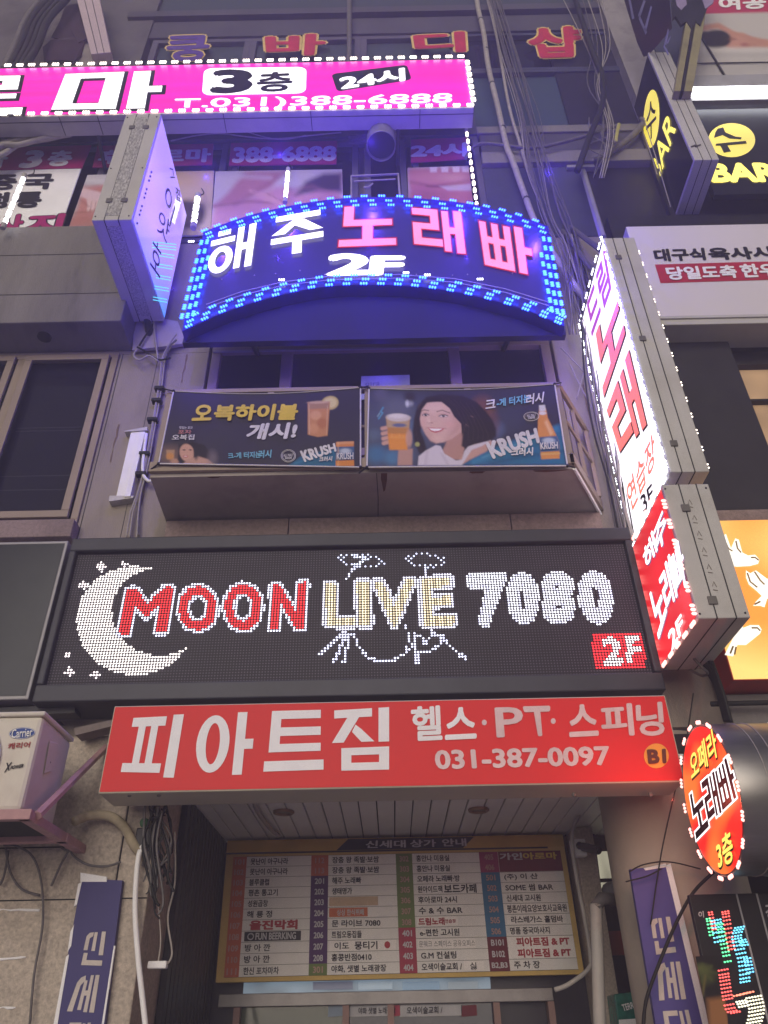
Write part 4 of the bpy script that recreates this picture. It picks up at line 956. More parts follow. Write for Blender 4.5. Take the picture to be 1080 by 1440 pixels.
def paint_a(p):
    p.pol([(118, 262), (160, 262), (170, 300), (100, 318)], (.50, .22, .20), 1, 8); p.ell(150, 268, 22, 8, (.48, .20, .18), 1, 6); p.pol([(108, 262), (140, 270), (156, 278), (150, 284), (138, 284), (136, 294), (124, 294), (122, 280), (108, 274)], (.66, .48, .50), 1, 3)
    for k in range(4): p.lin([(126+k*6, 282), (124+k*6, 296)], 4, (.68, .48, .48), 1, 2); p.lin([(129+k*6, 284), (127+k*6, 296)], 1, (.30, .12, .12), .8, 1.5)
    p.lin([(100, 300), (140, 296), (176, 302)], 2, (.28, .09, .08), .8, 4); p.lin([(112, 280), (124, 290)], 2, (.3, .1, .1), .7, 3)
    p.ell(120, 312, 60, 9, (.42, .17, .15), .9, 8); p.pol([(120, 244), (190, 244), (190, 262), (120, 256)], (.58, .55, .58), 1, 6)
def paint_b(p):
    p.pol([(246, 240), (300, 240), (300, 268), (246, 266)], (.50, .36, .24), 1, 6); p.ell(265, 300, 24, 22, (.06, .04, .05), 1, 8); p.pol([(248, 262), (300, 262), (298, 284), (250, 280)], (.52, .40, .32), 1, 10)
def paint_c(p):
    p.pol([(345, 241), (400, 241), (380, 265), (330, 288), (300, 290), (320, 272)], (.36, .16, .22), 1, 8); p.pol([(302, 290), (335, 284), (390, 262), (430, 270), (480, 245), (480, 330), (295, 330)], (.44, .22, .30), 1, 10)
    p.pol([(430, 255), (455, 244), (481, 243), (481, 270), (450, 268), (415, 275)], (.05, .03, .07), 1, 8); p.lin([(300, 290), (350, 283), (382, 285)], 3, (.2, .06, .1), .8, 5)
    for k in range(5): p.lin([(352+k*5, 268+k*1.2), (372+k*6, 280+k*1.6)], 5, (.50, .27, .32), 1, 2); p.lin([(355+k*5, 267+k*1.2), (375+k*6, 278+k*1.6)], 1, (.24, .08, .12), .8, 1.5)
    p.lin([(330, 288), (372, 262), (400, 243)], 4, (.24, .09, .14), .6, 6); p.lin([(400, 268), (440, 262), (480, 282)], 3, (.28, .12, .18), .6, 8); p.ell(330, 312, 40, 12, (.50, .28, .34), .7, 14); p.ell(440, 300, 36, 16, (.36, .17, .24), .6, 16); p.lin([(300, 252), (340, 248), (380, 250)], 4, (.46, .40, .50), .8, 8)
def paint_d(p):
    p.pol([(575, 238), (665, 236), (668, 290), (578, 280)], (.40, .14, .18), 1, 6); p.ell(610, 250, 40, 9, (.46, .20, .22), .8, 8); p.lin([(600, 262), (640, 262), (668, 268)], 2, (.1, .03, .05), .8, 3); p.lin([(578, 256), (610, 262), (640, 258), (668, 250)], 3, (.22, .06, .09), .7, 5); p.ell(600, 276, 26, 8, (.30, .10, .13), .7, 8); p.ell(640, 250, 20, 5, (.52, .28, .30), .7, 6)
    for x in (610, 626, 642, 655): p.pol([(x-6, 234), (x+5, 234), (x+4, 242), (x-5, 242)], (.62, .52, .58), 1, 2)
    p.pol([(618, 262), (665, 258), (666, 268), (630, 268)], (.5, .42, .48), .8, 3)
for nm, lab, q, fn, bg_ in (('window_poster', 'pink massage photo poster with hands, left of the lavender sign', [(123, 246), (196, 244), (172, 320), (96, 322)], paint_a, (.55, .52, .56)), ('window_poster', 'small beige and brown photo poster right of the lavender sign', [(245, 241), (301, 240), (296, 330), (236, 332)], paint_b, (.44, .34, .28)), ('window_poster', 'violet massage photo poster with an arm, above the arch sign', [(303, 241), (481, 238), (484, 325), (296, 332)], paint_c, (.56, .50, .58)), ('window_poster', 'red massage photo poster under the 24시 strip', [(573, 236), (659, 233), (667, 300), (575, 300)], paint_d, (.50, .38, .42))):
    t = empty(nm, P(*q[3], -.03), lab, 'poster'); printed('printed_sheet', Front(-.032), q, 60, 36, fn, m_skinprint, t, bgc=tuple(x_*.8 for x_ in bg_))
    b = MB(); b.slab([P(x, y, -.028) for x, y in q], (0, .012, 0)); b.build('backing', m_white, t)
# vent hood duct
dv = empty('exhaust_duct', P(535, 205, -.2), 'round grey exhaust duct elbow poking out between the two magenta stickers', 'duct')
a_ = P(537, 192, 0); c = MB(); pts = smooth([P(538, 184, .02), P(538, 185, -.10), P(537, 189, -.19), P(536, 197, -.25), P(536, 206, -.285)], 5); c.tube(pts, .135, 22, caps=False); o = c.build('elbow', M('galvanised', (.24, .23, .25), .4, .5, var=.2), dv, smooth=True); sd = o.modifiers.new('t', 'SOLIDIFY'); sd.thickness = .006
c = MB(); c.tube(pts[-4:-2], .127, 20); c.build('inside', m_dark, dv)
c = MB()
for k in range(6): c.tube([P(490, 190+k*2.4, -.03), P(520, 189+k*2.4, -.03)], .008, 5)
c.build('louvre', m_cable, dv)
ib = empty('window_guard', P(528, 262, -.05), 'pale metal guard frame on the narrow window above the arch', 'frame')
c = MB(); c.tube([P(494, 286, -.06), P(494, 248, -.06), P(560, 245, -.06), P(563, 286, -.06)], .012, 6); c.tube([P(498, 255, -.06), P(556, 252, -.06)], .008, 6); c.tube(smooth([P(512, 263, -.07), P(518, 263, -.09), P(524, 258, -.07)]), .008, 6); c.build('frame_tube', m_cable_w, ib)
def light_strip(label, a, b, n_, Y, r, mat):
    t = empty('led_strip', P(*b, Y), label, 'lamp'); d = P(*b, Y)-P(*a, Y)
    st = MB(); st.tube([P(*a, Y+.03), P(*b, Y+.03)], .008, 5); st.build('strip_backing', m_cable, t)
    hd = MB()
    for e_ in (a, b):
        pe = P(*e_, Y); hd.cyl(pe-d.normalized()*.03, pe+d.normalized()*.03, r*1.15, 10)
    hd.build('end_cap', m_case_grey, t)
    wr = MB(); pa = P(*a, Y); wr.tube(smooth([pa, pa+Vector((.03, .05, .12)), pa+Vector((-.02, .1, .28))]), .005, 5); wr.build('lead_wire', m_cable_b, t)
    for k in range(n_):
        p = P(*lerp(a, b, (k+.5)/n_), Y); q = d.normalized()*(d.length/n_*(.42 if n_ < 10 else .24))
        m_ = MB(); m_.tube([p-q, p-q*.7, p+q*.7, p+q], [r*.5, r, r, r*.5], 8); m_.build('led_lens', mat, t, smooth=True)
e_strip = E('led_strip_white', (.97, .97, 1), 6, sample=False)
light_strip('slanting white LED strip in front of the far left poster', (34, 248), (5, 318), 6, -.40, .018, e_strip)
light_strip('short white LED strip right of the lavender sign', (278, 276), (272, 318), 4, -.15, .024, e_strip)
light_strip('white LED strip hanging above the left half of the arch', (405, 240), (401, 282), 5, -.2, .018, e_strip)
light_strip('warm dotted LED string beside the 24시 sticker', (656, 184), (671, 292), 11, -.25, .014, e_led_warm)

gt = empty('window_lettering', P(525, 62, -.01), 'brush lettering 쿵바디샵 in purple and red with yellow outline on the fourth floor glass', 'lettering')
F4 = Front(-.02); yo, re_, pu_ = MB(), MB(), MB()
for s_, q, mb_ in (('쿵', [(234, 52), (294, 50), (290, 83), (240, 86)], pu_), ('바', [(376, 50), (456, 48), (452, 76), (378, 79)], re_), ('디', [(584, 48), (650, 45), (652, 72), (588, 74)], re_), ('샵', [(740, 40), (814, 38), (814, 78), (752, 80)], re_)):
    text(yo, F4, s_, q, .075, .002); text(mb_, F4, s_, q, .04, .008)
yo.build('letter_outline', M('yellow_outline', (.70, .52, .16), .6), gt); re_.build('lettering', M('bright_red_film', (.52, .025, .06), .5), gt); pu_.build('lettering', M('purple_film', (.10, .05, .30), .5), gt)

# ================================================================== banners on the balcony rail
T1 = lambda x, y: ((x-210)*3.375, (y-480)*3.375)
def paint_1(p):
    p.ell(300, 300, 400, 160, (.040, .034, .060), .5, 200)
    # whisky glass with lime
    p.ell(858, 285, 40, 34, (.50, .40, .16), 1, 6); p.ell(858, 285, 30, 25, (.60, .52, .26), 1, 6)
    p.pol([(752, 278), (858, 278), (846, 446), (800, 452), (752, 440)], (.50, .23, .10), 1, 5); p.pol([(756, 278), (854, 278), (852, 312), (757, 312)], (.32, .20, .13), .8, 8)
    p.ell(790, 345, 26, 24, (.62, .34, .18), .8, 10); p.ell(820, 385, 24, 26, (.40, .15, .06), .8, 12); p.ell(780, 410, 22, 24, (.60, .30, .14), .7, 12); p.ell(805, 280, 52, 7, (.55, .38, .26), .8, 4)
    p.lin([(757, 290), (760, 436)], 4, (.66, .48, .34), .7, 4); p.lin([(846, 300), (840, 440)], 3, (.66, .48, .34), .6, 4)
    # small portrait
    p.ell(100, 540, 60, 45, (.16, .10, .08), .9, 40); p.pol([(80, 515), (120, 515), (116, 560), (84, 560)], (.40, .24, .14), 1, 6); p.ell(98, 545, 18, 16, (.55, .24, .06), .9, 10); p.ell(120, 570, 20, 14, (.55, .30, .20), .7, 10)
    p.pol([(140, 490), (200, 478), (262, 490), (292, 540), (280, 590), (150, 590), (135, 560)], (.02, .015, .02), 1, 8)
    p.ell(178, 528, 34, 42, (.55, .31, .23), 1, 6, -.2); p.pol([(180, 560), (230, 545), (280, 560), (320, 592), (150, 592)], (.48, .28, .21), 1, 8); p.ell(165, 515, 7, 3, (.05, .02, .02), 1, 3); p.ell(195, 515, 7, 3, (.05, .02, .02), 1, 3); p.ell(172, 546, 12, 5, (.45, .05, .06), 1, 3); p.ell(172, 545, 8, 2, (.8, .75, .7), 1, 2)
    p.ell(222, 520, 12, 40, (.02, .015, .02), .9, 8)
    p.ell(300, 555, 22, 34, (.20, .16, .18), .6, 25)
    # blue swoosh, can
    p.pol([(655, 592), (720, 545), (800, 525), (888, 500), (888, 592)], (.02, .12, .24), 1, 10); p.lin([(690, 580), (880, 520)], 6, (.05, .25, .42), .6, 10)
    p.pol([(886, 478), (970, 476), (972, 592), (884, 592)], (.60, .22, .05), 1, 4); p.pol([(886, 500), (972, 498), (972, 562), (886, 566)], (.045, .10, .22), 1, 4); p.ell(930, 520, 26, 12, (.55, .60, .65), .8, 10); p.pol([(888, 476), (970, 474), (970, 486), (888, 488)], (.62, .30, .14), 1, 3); p.lin([(896, 480), (896, 590)], 6, (.75, .45, .25), .5, 5)
    for k in range(3): p.lin([(112+k*6, 408+k*22), (205, 406+k*22)], 0, (.3, .3, .3), 0)
T2 = lambda x, y: ((x-500)*3.086, (y-480)*3.086)
def paint_2(p):
    p.ell(150, 400, 260, 170, (.075, .09, .15), .9, 150); p.ell(640, 330, 120, 90, (.05, .055, .09), .8, 90)
    for x, y, r, c_ in ((90, 490, 42, (.05, .16, .32)), (160, 505, 34, (.07, .20, .36)), (80, 405, 26, (.10, .14, .22)), (210, 500, 36, (.08, .16, .28)), (262, 370, 40, (.10, .15, .25)), (232, 262, 16, (.45, .47, .52)), (110, 230, 30, (.10, .10, .15)), (180, 290, 60, (.12, .13, .18)), (236, 232, 24, (.03, .02, .03)), (600, 380, 40, (.10, .14, .26))): p.ell(x, y, r, r*.9, c_, .85, r*.9)
    # portrait, in coordinates of the printed portrait itself
    X_, Y_ = p.X, p.Y; p.X = (X_/3.086+500-506)*3.484; p.Y = (Y_/3.086+480-520)*3.484
    p.ell(600, 200, 60, 80, (.20, .08, .06), .7, 40); p.ell(655, 260, 30, 60, (.12, .06, .07), .7, 30)
    p.pol([(500, 465), (600, 400), (760, 340), (860, 310), (985, 262), (1010, 465)], (.025, .14, .28), 1, 18)
    p.lin([(560, 450), (760, 370), (960, 290)], 18, (.06, .27, .44), .6, 28); p.lin([(640, 460), (820, 420), (1000, 400)], 14, (.02, .08, .19), .8, 22); p.lin([(600, 430), (800, 350)], 6, (.14, .36, .50), .5, 10)
    H = (.026, .018, .024)
    p.pol([(264, 240), (284, 168), (326, 122), (400, 106), (500, 113), (572, 146), (618, 196), (650, 240), (668, 285), (668, 325), (640, 348), (590, 352), (545, 372), (500, 382), (440, 330), (420, 200), (310, 200), (300, 300), (318, 350), (330, 400), (292, 412), (268, 360), (258, 300)], H, 1, 12)
    p.pol([(402, 402), (440, 320), (512, 280), (514, 380), (500, 440), (420, 440)], (.44, .245, .20), 1, 8)
    p.pol([(520, 392), (560, 366), (640, 346), (672, 350), (620, 400), (540, 440), (505, 462), (490, 440)], (.52, .31, .26), 1, 10)
    p.pol([(284, 468), (288, 424), (322, 396), (372, 368), (396, 372), (414, 410), (470, 444), (500, 440), (512, 400), (530, 374), (640, 344), (600, 372), (548, 392), (520, 436), (500, 468)], (.60, .55, .60), 1, 6)
    p.lin([(330, 400), (322, 462)], 10, (.46, .40, .47), .6, 12); p.lin([(400, 410), (430, 460)], 10, (.44, .38, .45), .6, 12)
    # face
    p.pol([(292, 225), (300, 188), (326, 154), (372, 140), (424, 152), (462, 196), (500, 240), (520, 262), (494, 304), (450, 336), (408, 354), (374, 359), (346, 346), (322, 314), (300, 268)], (.64, .42, .36), 1, 8)
    p.pol([(452, 210), (512, 262), (486, 308), (420, 350), (440, 300), (458, 260)], (.50, .29, .245), .75, 34)
    p.pol([(300, 268), (318, 300), (346, 346), (376, 359), (360, 330), (326, 288)], (.50, .28, .24), .5, 20)
    p.ell(366, 180, 48, 26, (.72, .51, .44), .7, 40); p.ell(336, 236, 12, 30, (.73, .52, .45), .6, 16); p.ell(440, 262, 28, 20, (.66, .36, .32), .55, 30); p.ell(312, 252, 12, 16, (.66, .38, .34), .5, 18); p.ell(372, 334, 22, 10, (.70, .47, .41), .6, 14)
    p.ell(541, 246, 19, 26, (.50, .29, .25), 1, 7, .25); p.ell(538, 248, 9, 15, (.36, .17, .15), .75, 9)
    p.pol([(424, 120), (470, 170), (492, 215), (520, 232), (534, 216), (566, 230), (560, 268), (540, 280), (520, 262), (514, 300), (500, 318), (496, 260), (462, 222), (440, 180), (400, 146), (330, 150), (304, 188), (294, 232), (280, 250), (278, 200), (310, 140)], H, 1, 7)
    p.pol([(505, 300), (540, 276), (600, 270), (660, 300), (630, 346), (560, 356), (516, 384), (498, 372)], H, 1, 10)
    for k in range(18): p.lin([(400+k*10, 116+k*3), (470+k*9, 170+k*6), (510+k*8, 260+k*4), (506+k*8, 340)], 1.5, (.10, .062, .066) if k % 3 == 0 else (.012, .009, .012), .5, 5)
    for k in range(5): p.lin([(300-k*6, 180+k*6), (276-k*2, 250), (276+k*3, 330), (292+k*4, 398)], 1.5, (.09, .055, .06) if k % 2 else (.012, .01, .012), .5, 4)
    # brows, eyes, nose, mouth
    p.lin([(300, 197), (316, 189), (336, 193)], 5, (.13, .075, .07), .8, 5); p.lin([(378, 197), (404, 190), (440, 204)], 5, (.13, .075, .07), .8, 5)
    for x, y, wd in ((322, 216, 15), (409, 220, 20)):
        p.ell(x, y-3, wd+5, 11, (.46, .26, .23), .5, 9); p.ell(x, y, wd, 6, (.66, .58, .57), 1, 3); p.ell(x+1, y-1, 7, 7, (.03, .018, .018), 1, 3); p.lin([(x-wd-1, y+1), (x-wd*.4, y-6), (x+wd*.4, y-6), (x+wd+2, y-1)], 3.5, (.035, .02, .02), 1, 3); p.ell(x+3, y-3, 1.8, 1.8, (.9, .9, .9), 1, 2); p.lin([(x-wd, y+4), (x, y+8), (x+wd, y+4)], 2, (.46, .26, .23), .6, 4)
    p.lin([(352, 214), (346, 244)], 4, (.54, .33, .28), .5, 9); p.ell(343, 254, 12, 5, (.50, .27, .235), .7, 7); p.ell(340, 248, 7, 7, (.74, .54, .48), .7, 7); p.ell(353, 256, 4, 3, (.32, .13, .12), .7, 3)
    p.pol([(332, 280), (352, 279), (372, 281), (396, 281), (416, 283), (398, 299), (372, 307), (350, 301)], (.50, .115, .13), 1, 4); p.pol([(340, 283), (366, 284), (406, 284), (388, 295), (366, 298), (350, 293)], (.85, .80, .79), 1, 3); p.lin([(330, 279), (326, 284)], 3, (.36, .16, .14), .7, 4); p.lin([(418, 281), (424, 286)], 3, (.36, .16, .14), .7, 4)
    p.X, p.Y = X_, Y_
    # hand with cup
    p.pol([(186, 470), (248, 465), (246, 538), (182, 538)], (.46, .27, .22), 1, 8)
    for k, y in enumerate((378, 400, 422, 442)): p.lin([(116+k*2, y), (150, y-8)], 17, (.56, .33, .26), 1, 6)
    p.pol([(132, 325), (236, 325), (224, 470), (148, 470)], (.48, .22, .06), 1, 5); p.pol([(140, 400), (228, 400), (224, 470), (148, 470)], (.72, .28, .05), 1, 10); p.pol([(134, 328), (234, 328), (231, 372), (137, 372)], (.45, .33, .20), .9, 10); p.ell(186, 328, 52, 18, (.58, .52, .46), 1, 5); p.ell(180, 322, 36, 10, (.70, .66, .62), .9, 8)
    for k in range(5): p.pol([(150+k*16, 420), (158+k*16, 396+(k % 2)*8), (166+k*16, 420)], (.74, .34, .08), .9, 4)
    p.ell(232, 420, 14, 40, (.54, .32, .25), .9, 8); p.ell(190, 362, 30, 8, (.05, .10, .26), .8, 4)
    p.lin([(120, 285), (108, 305), (118, 308), (100, 335)], 6, (.10, .32, .48), .9, 4); p.lin([(105, 310), (95, 325)], 4, (.3, .5, .6), .8, 3); p.ell(224, 265, 7, 14, (.6, .62, .66), .8, 8); p.ell(268, 446, 10, 10, (.48, .50, .16), .7, 6)
    # bottle
    p.pol([(797, 290), (826, 290), (834, 330), (868, 400), (884, 440), (886, 508), (806, 512), (800, 440), (790, 400), (792, 330)], (.62, .26, .07), 1, 5); p.pol([(830, 340), (858, 400), (846, 410), (820, 350)], (.80, .52, .30), .7, 10); p.pol([(796, 275), (822, 273), (826, 300), (798, 302)], (.58, .58, .60), 1, 4); p.ell(812, 310, 16, 8, (.68, .68, .7), .9, 4)
    p.pol([(798, 415), (872, 410), (884, 440), (884, 476), (804, 480)], (.05, .11, .24), 1, 4); p.ell(838, 430, 26, 12, (.56, .62, .68), .8, 8); p.lin([(806, 490), (884, 486)], 8, (.66, .40, .16), .8, 5)
    p.ell(763, 324, 32, 20, (.30, .27, .22), .9, 3, -.2); p.ell(763, 324, 28, 16, (.035, .03, .035), .95, 3, -.2)
def cloth(k):
    def f(u, v):
        return (6*math.sin(math.pi*u)*(1-v)**2*(1 if k == 1 else .8) - 0, .004*math.sin(9*u+k)*math.sin(3.1*v)+.006*math.sin(math.pi*v)+.0015*math.sin(23*u+5*v))
    return f
YB = -.545; FBn = Front(YB)
class Cloth:
    def __init__(s, q, k): s.q = q; s.k = k
    def pt(s, x, y, off=0.0):
        u = v = .5; q = s.q
        for _ in range(6):
            a, b = lerp(q[0], q[3], v), lerp(q[1], q[2], v); u = (x-a[0])/(b[0]-a[0])
            c_, d_ = lerp(q[0], q[1], u), lerp(q[3], q[2], u); v = (y-c_[1])/(d_[1]-c_[1])
        wy, wd = cloth(s.k)(max(0, min(1, u)), max(0, min(1, v))); return P(x, y+wy*.6, YB-wd-off)
b1 = empty('vinyl_banner', P(365, 658, YB), 'dark banner with yellow highball lettering and a glass, left half of the balcony rail', 'banner')
q1 = [(244, 550), (507, 545), (507, 657), (223, 652)]
printed('printed_sheet', FBn, q1, 230, 96, paint_1, m_flexprint, b1, wave=cloth(1), tf=T1, bgc=(.036, .032, .052), thick=.002)
b2 = empty('vinyl_banner', P(655, 656, YB), 'blue beer banner with a smiling dark haired woman, right half of the balcony rail', 'banner')
q2 = [(519, 546), (780, 540), (798, 655), (516, 657)]
printed('printed_sheet', FBn, q2, 236, 104, paint_2, m_flexprint, b2, wave=cloth(2), tf=T2, bgc=(.040, .036, .058), thick=.002)
def zq(T, pts): # picture coordinates back to photo pixels
    return [(x/T[2]+T[0], y/T[2]+T[1]) for x, y in pts]
A1, A2 = (210, 480, 3.375), (500, 480, 3.086)
m_pwhite = M('printed_white', (.62, .60, .62), .5); m_pyel = M('printed_yellow', (.62, .46, .05), .5); m_pcyan = M('printed_cyan', (.16, .42, .56), .5); m_pink_ = M('printed_salmon', (.5, .2, .2), .5)
o_ = .006
FB1, FB2 = Cloth(q1, 1), Cloth(q2, 2)
c = MB(); text(c, FB1, '오', zq(A1, [(222, 300), (302, 299), (290, 368), (204, 372)]), .04, o_); text(c, FB1, '복하이볼', zq(A1, [(318, 298), (708, 292), (694, 366), (306, 371)]), .045, o_); c.build('lettering', m_pyel, b1)
c = MB(); text(c, FB1, '개시!', zq(A1, [(482, 389), (703, 384), (688, 457), (458, 464)]), .045, o_); text(c, FB1, 'KRUSH', zq(A1, [(717, 522), (878, 484), (886, 520), (738, 570)]), .05, o_); text(c, FB1, '크러시', zq(A1, [(808, 548), (868, 545), (866, 568), (806, 571)]), .04, o_)
text(c, FB1, '오복집', zq(A1, [(110, 443), (214, 441), (212, 466), (106, 468)]), .02, o_); text(c, FB1, '맛있는 포차', zq(A1, [(143, 402), (206, 402), (205, 416), (142, 416)]), .02, o_); text(c, FB1, 'KRUSH', zq(A1, [(890, 530), (968, 528), (968, 558), (890, 560)]), .03, o_)
c.build('lettering', m_pwhite, b1)
c = MB(); text(c, FB1, '포차', zq(A1, [(138, 420), (200, 419), (199, 438), (137, 439)]), .03, o_); c.build('lettering', m_pink_, b1)
c = MB(); text(c, FB1, '크-게 터지는', zq(A1, [(372, 530), (530, 522), (528, 552), (376, 557)]), .035, o_); text(c, FB1, '러시', zq(A1, [(520, 518), (580, 515), (576, 551), (518, 553)]), .04, o_); c.build('lettering', m_pcyan, b1)
c = MB(); cx_, cy_ = zq(A1, [(660, 543)])[0]
for r_ in (10.2, 8.6): c.tube([FB1.pt(cx_+r_*math.cos(2*math.pi*k/28), cy_+r_*.86*math.sin(2*math.pi*k/28), o_) for k in range(28)], .002, 4, closed=True)
text(c, FB1, 'ALL MALT', zq(A1, [(636, 535), (684, 533), (684, 545), (636, 547)]), .02, o_); text(c, FB1, 'BEER', zq(A1, [(644, 549), (678, 548), (676, 558), (645, 559)]), .02, o_); c.build('emblem', m_pwhite, b1)
c = MB(); text(c, FB2, 'KRUSH', zq(A2, [(568, 442), (782, 378), (796, 436), (598, 506)]), .055, o_); text(c, FB2, '크러시', zq(A2, [(678, 464), (770, 460), (768, 493), (676, 497)]), .045, o_); text(c, FB2, 'KRUSH', zq(A2, [(802, 440), (876, 436), (878, 464), (804, 468)]), .04, o_); text(c, FB2, '러시', zq(A2, [(742, 228), (818, 218), (812, 262), (740, 274)]), .03, o_); text(c, FB2, '크', zq(A2, [(564, 252), (608, 246), (606, 282), (566, 288)]), .03, o_)
c.build('lettering', m_pwhite, b2)
c = MB(); text(c, FB2, '-게 터지는', zq(A2, [(612, 246), (758, 226), (756, 262), (614, 280)]), .035, o_); c.build('lettering', m_pcyan, b2)
c = MB(); cx_, cy_ = zq(A2, [(763, 324)])[0]; c.tube([FB2.pt(cx_+10.6*math.cos(2*math.pi*k/28), cy_+6.2*math.sin(2*math.pi*k/28), o_) for k in range(28)], .002, 4, closed=True); text(c, FB2, 'ALL MALT', zq(A2, [(744, 316), (782, 312), (782, 322), (744, 326)]), .02, o_); text(c, FB2, '100%', zq(A2, [(748, 326), (780, 323), (778, 334), (750, 337)]), .02, o_); c.build('emblem', m_pwhite, b2)
for b_, q, k in ((b1, q1, 1), (b2, q2, 2)):
    c = MB(); f_ = cloth(k)
    def edge(u, v):
        x, y = lerp(lerp(q[0], q[1], u), lerp(q[3], q[2], u), v); wy, wd = f_(u, v); return FBn.pt(x, y+wy, wd+.002)
    for pts in ([edge(0, v/8) for v in range(9)], [edge(1, v/8) for v in range(9)], [edge(u/12, 1) for u in range(13)], [edge(u/24, 0) for u in range(25)]): c.tube(pts, .005 if len(pts) != 25 else .0025, 6)
    c.build('hem', m_pwhite, b_)
    c = MB()
    for u, v, dx, dz in ((0, 0, -.07, .04), (1, 0, .05, .03), (0, 1, -.05, -.03), (1, 1, .05, -.0)):
        p = edge(u, v); c.tube([p, p+Vector((dx, .02, dz))], .005, 5); c.ball(p, .011, 8)
    c.build('tie', m_ink, b_)
# note taped behind the rail
nt_ = empty('paper_note', P(541, 540, -.1), 'pale paper note taped on the window between the banners', 'notice')
c = MB(); c.slab([P(508, 529, -.06), P(576, 527, -.06), P(577, 560, -.06), P(507, 562, -.06)], (0, .004, 0)); c.build('sheet', M('grey_blue_paper', (.26, .28, .36), .7), nt_)
c = MB(); text(c, Front(-.06), '임대', [(514, 538), (533, 537), (533, 545), (514, 546)], .02, .003); c.build('lettering', M('faded_ink', (.12, .12, .2), .7), nt_)

# ================================================================== white bracket on the left wall
br = empty('wall_bracket', P(180, 700, -.04), 'short white channel bracket with flanges bolted to the beige wall', 'bracket')
c = MB(); c.slab([P(163, 699, -.05), P(180, 698, -.05), P(201, 607, -.05), P(184, 608, -.05)], (0, .05, 0)); c.slab([P(175, 698, -.07), P(183, 698, -.07), P(204, 607, -.07), P(197, 607, -.07)], (0, .07, 0)); c.build('channel', m_white, br, bevel=.002)
c = MB(); c.slab([P(175, 606, -.06), P(207, 600, -.06), P(207, 605, -.06), P(175, 607, -.06)], (0, .06, 0)); c.slab([P(153, 705, -.06), P(187, 700, -.06), P(188, 697, -.06), P(154, 697, -.06)], (0, .06, 0)); c.build('flange', M('putty_white', (.55, .53, .5), .8, stain=.5, sscale=12), br)

# ================================================================== air conditioner
ac = empty('air_conditioner', (-2.0, -.55, 2.44), 'ivory outdoor air conditioner unit on a pink steel wall bracket, lower left', 'air conditioner')
xr, y0, y1, z0, z1 = -1.594, -.75, -.37, 2.445, 2.865
c = MB(); c.box(-2.45, y0, z0, xr, y1, z1); c.build('cabinet', m_ac, ac, bevel=.02)
c = MB(); c.box(-2.46, y0-.008, z1, xr+.008, y1+.006, z1+.022); c.build('lid', m_ac, ac, bevel=.008)
FA2 = Front(y0)
c = MB(); c.tube([(-1.95+.20*math.cos(2*math.pi*k/40), y0-.012, 2.655+.20*math.sin(2*math.pi*k/40)) for k in range(40)], .012, 6, closed=True)
for k in range(5): c.tube([(-1.95+.038*(k+1)*math.cos(2*math.pi*j/32), y0-.012, 2.655+.038*(k+1)*math.sin(2*math.pi*j/32)) for j in range(32)], .004, 5, closed=True)
c.build('fan_guard', m_white, ac)
c = MB(); c.tube([(-1.95, y0-.002, 2.655), (-1.95, y0-.004, 2.655)], .19, 32); c.build('fan_opening', m_dark, ac)
c = MB(); ellp(c, FA2, 31, 1031, 18.5, 8.2, .002, rot=-.08); c.build('badge', M('badge_blue', (.03, .07, .30), .4), ac)
c = MB(); text(c, FA2, 'Carrier', [(17, 1026), (46, 1023), (45, 1035), (16, 1038)], .012, .005); c.tube([FA2.pt(31+17.6*math.cos(2*math.pi*k/28), 1031+7.4*math.sin(2*math.pi*k/28)-1.2*math.cos(2*math.pi*k/28), .003) for k in range(28)], .0012, 4, closed=True); c.build('lettering', m_white, ac)
c = MB(); text(c, FA2, '캐리어', [(12, 1045), (43, 1043), (41, 1051), (11, 1054)], .02, .003); c.build('lettering', M('red_print', (.35, .04, .04), .5), ac)
c = MB(); text(c, FA2, 'X', [(9, 1073), (17, 1072), (13, 1083), (6, 1086)], .02, .003); text(c, FA2, 'POWER', [(16, 1077), (34, 1074), (32, 1079), (14, 1082)], .03, .003); c.build('lettering', m_ink, ac)
SA = Side(xr, 1)
c = MB(); c.hexa([SA.pt(x, y, 0) for x, y in ((70, 1042), (84, 1047), (72, 1085), (62, 1088))], [SA.pt(x, y, .008) for x, y in ((70, 1042), (84, 1047), (72, 1085), (62, 1088))]); c.build('service_cover', m_ac, ac, bevel=.003)
c = MB(); c.ball(SA.pt(70, 1072, .004), .006, 8); polyp(c, SA, [(78, 1012), (86, 1015), (92, 1021), (86, 1020)], .002); c.build('hole', m_dark, ac)
ab = empty('unit_bracket', (-2.0, -.4, 2.4), 'pink primed steel wall bracket with a diagonal brace under the outdoor unit', 'bracket')
for x in (-1.56, -2.3):
    c = MB(); c.box(x-.025, -.78, 2.40, x+.025, -.06, 2.44); c.build('arm', m_pinkmetal, ab, bevel=.003)
    c = MB(); c.tube([(x+.03, -.72, 2.43), (x+.03, -.07, 2.93)], .02, 6); c.build('brace', m_pinkmetal, ab)
c = MB(); c.box(-2.6, -.79, 2.4, -1.53, -.75, 2.443); c.box(-2.6, -.34, 2.4, -1.53, -.30, 2.44); c.build('crossbar', m_pinkmetal, ab, bevel=.003)
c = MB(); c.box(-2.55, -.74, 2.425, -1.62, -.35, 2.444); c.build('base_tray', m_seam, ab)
bm_ = empty('steel_beam', (-1.6, -.2, 2.97), 'rusty steel beam running behind the gym sign above the outdoor unit', 'beam')
c = MB(); c.slab([P(104, 1024, -.2), P(185, 1006, -.2), P(185, 1014, -.2), P(106, 1034, -.2)], (0, .1, 0)); c.build('flange', M('weathered_steel', (.22, .18, .17), .7, var=.4, stain=.5, staincol=(.1, .03, .02)), bm_)
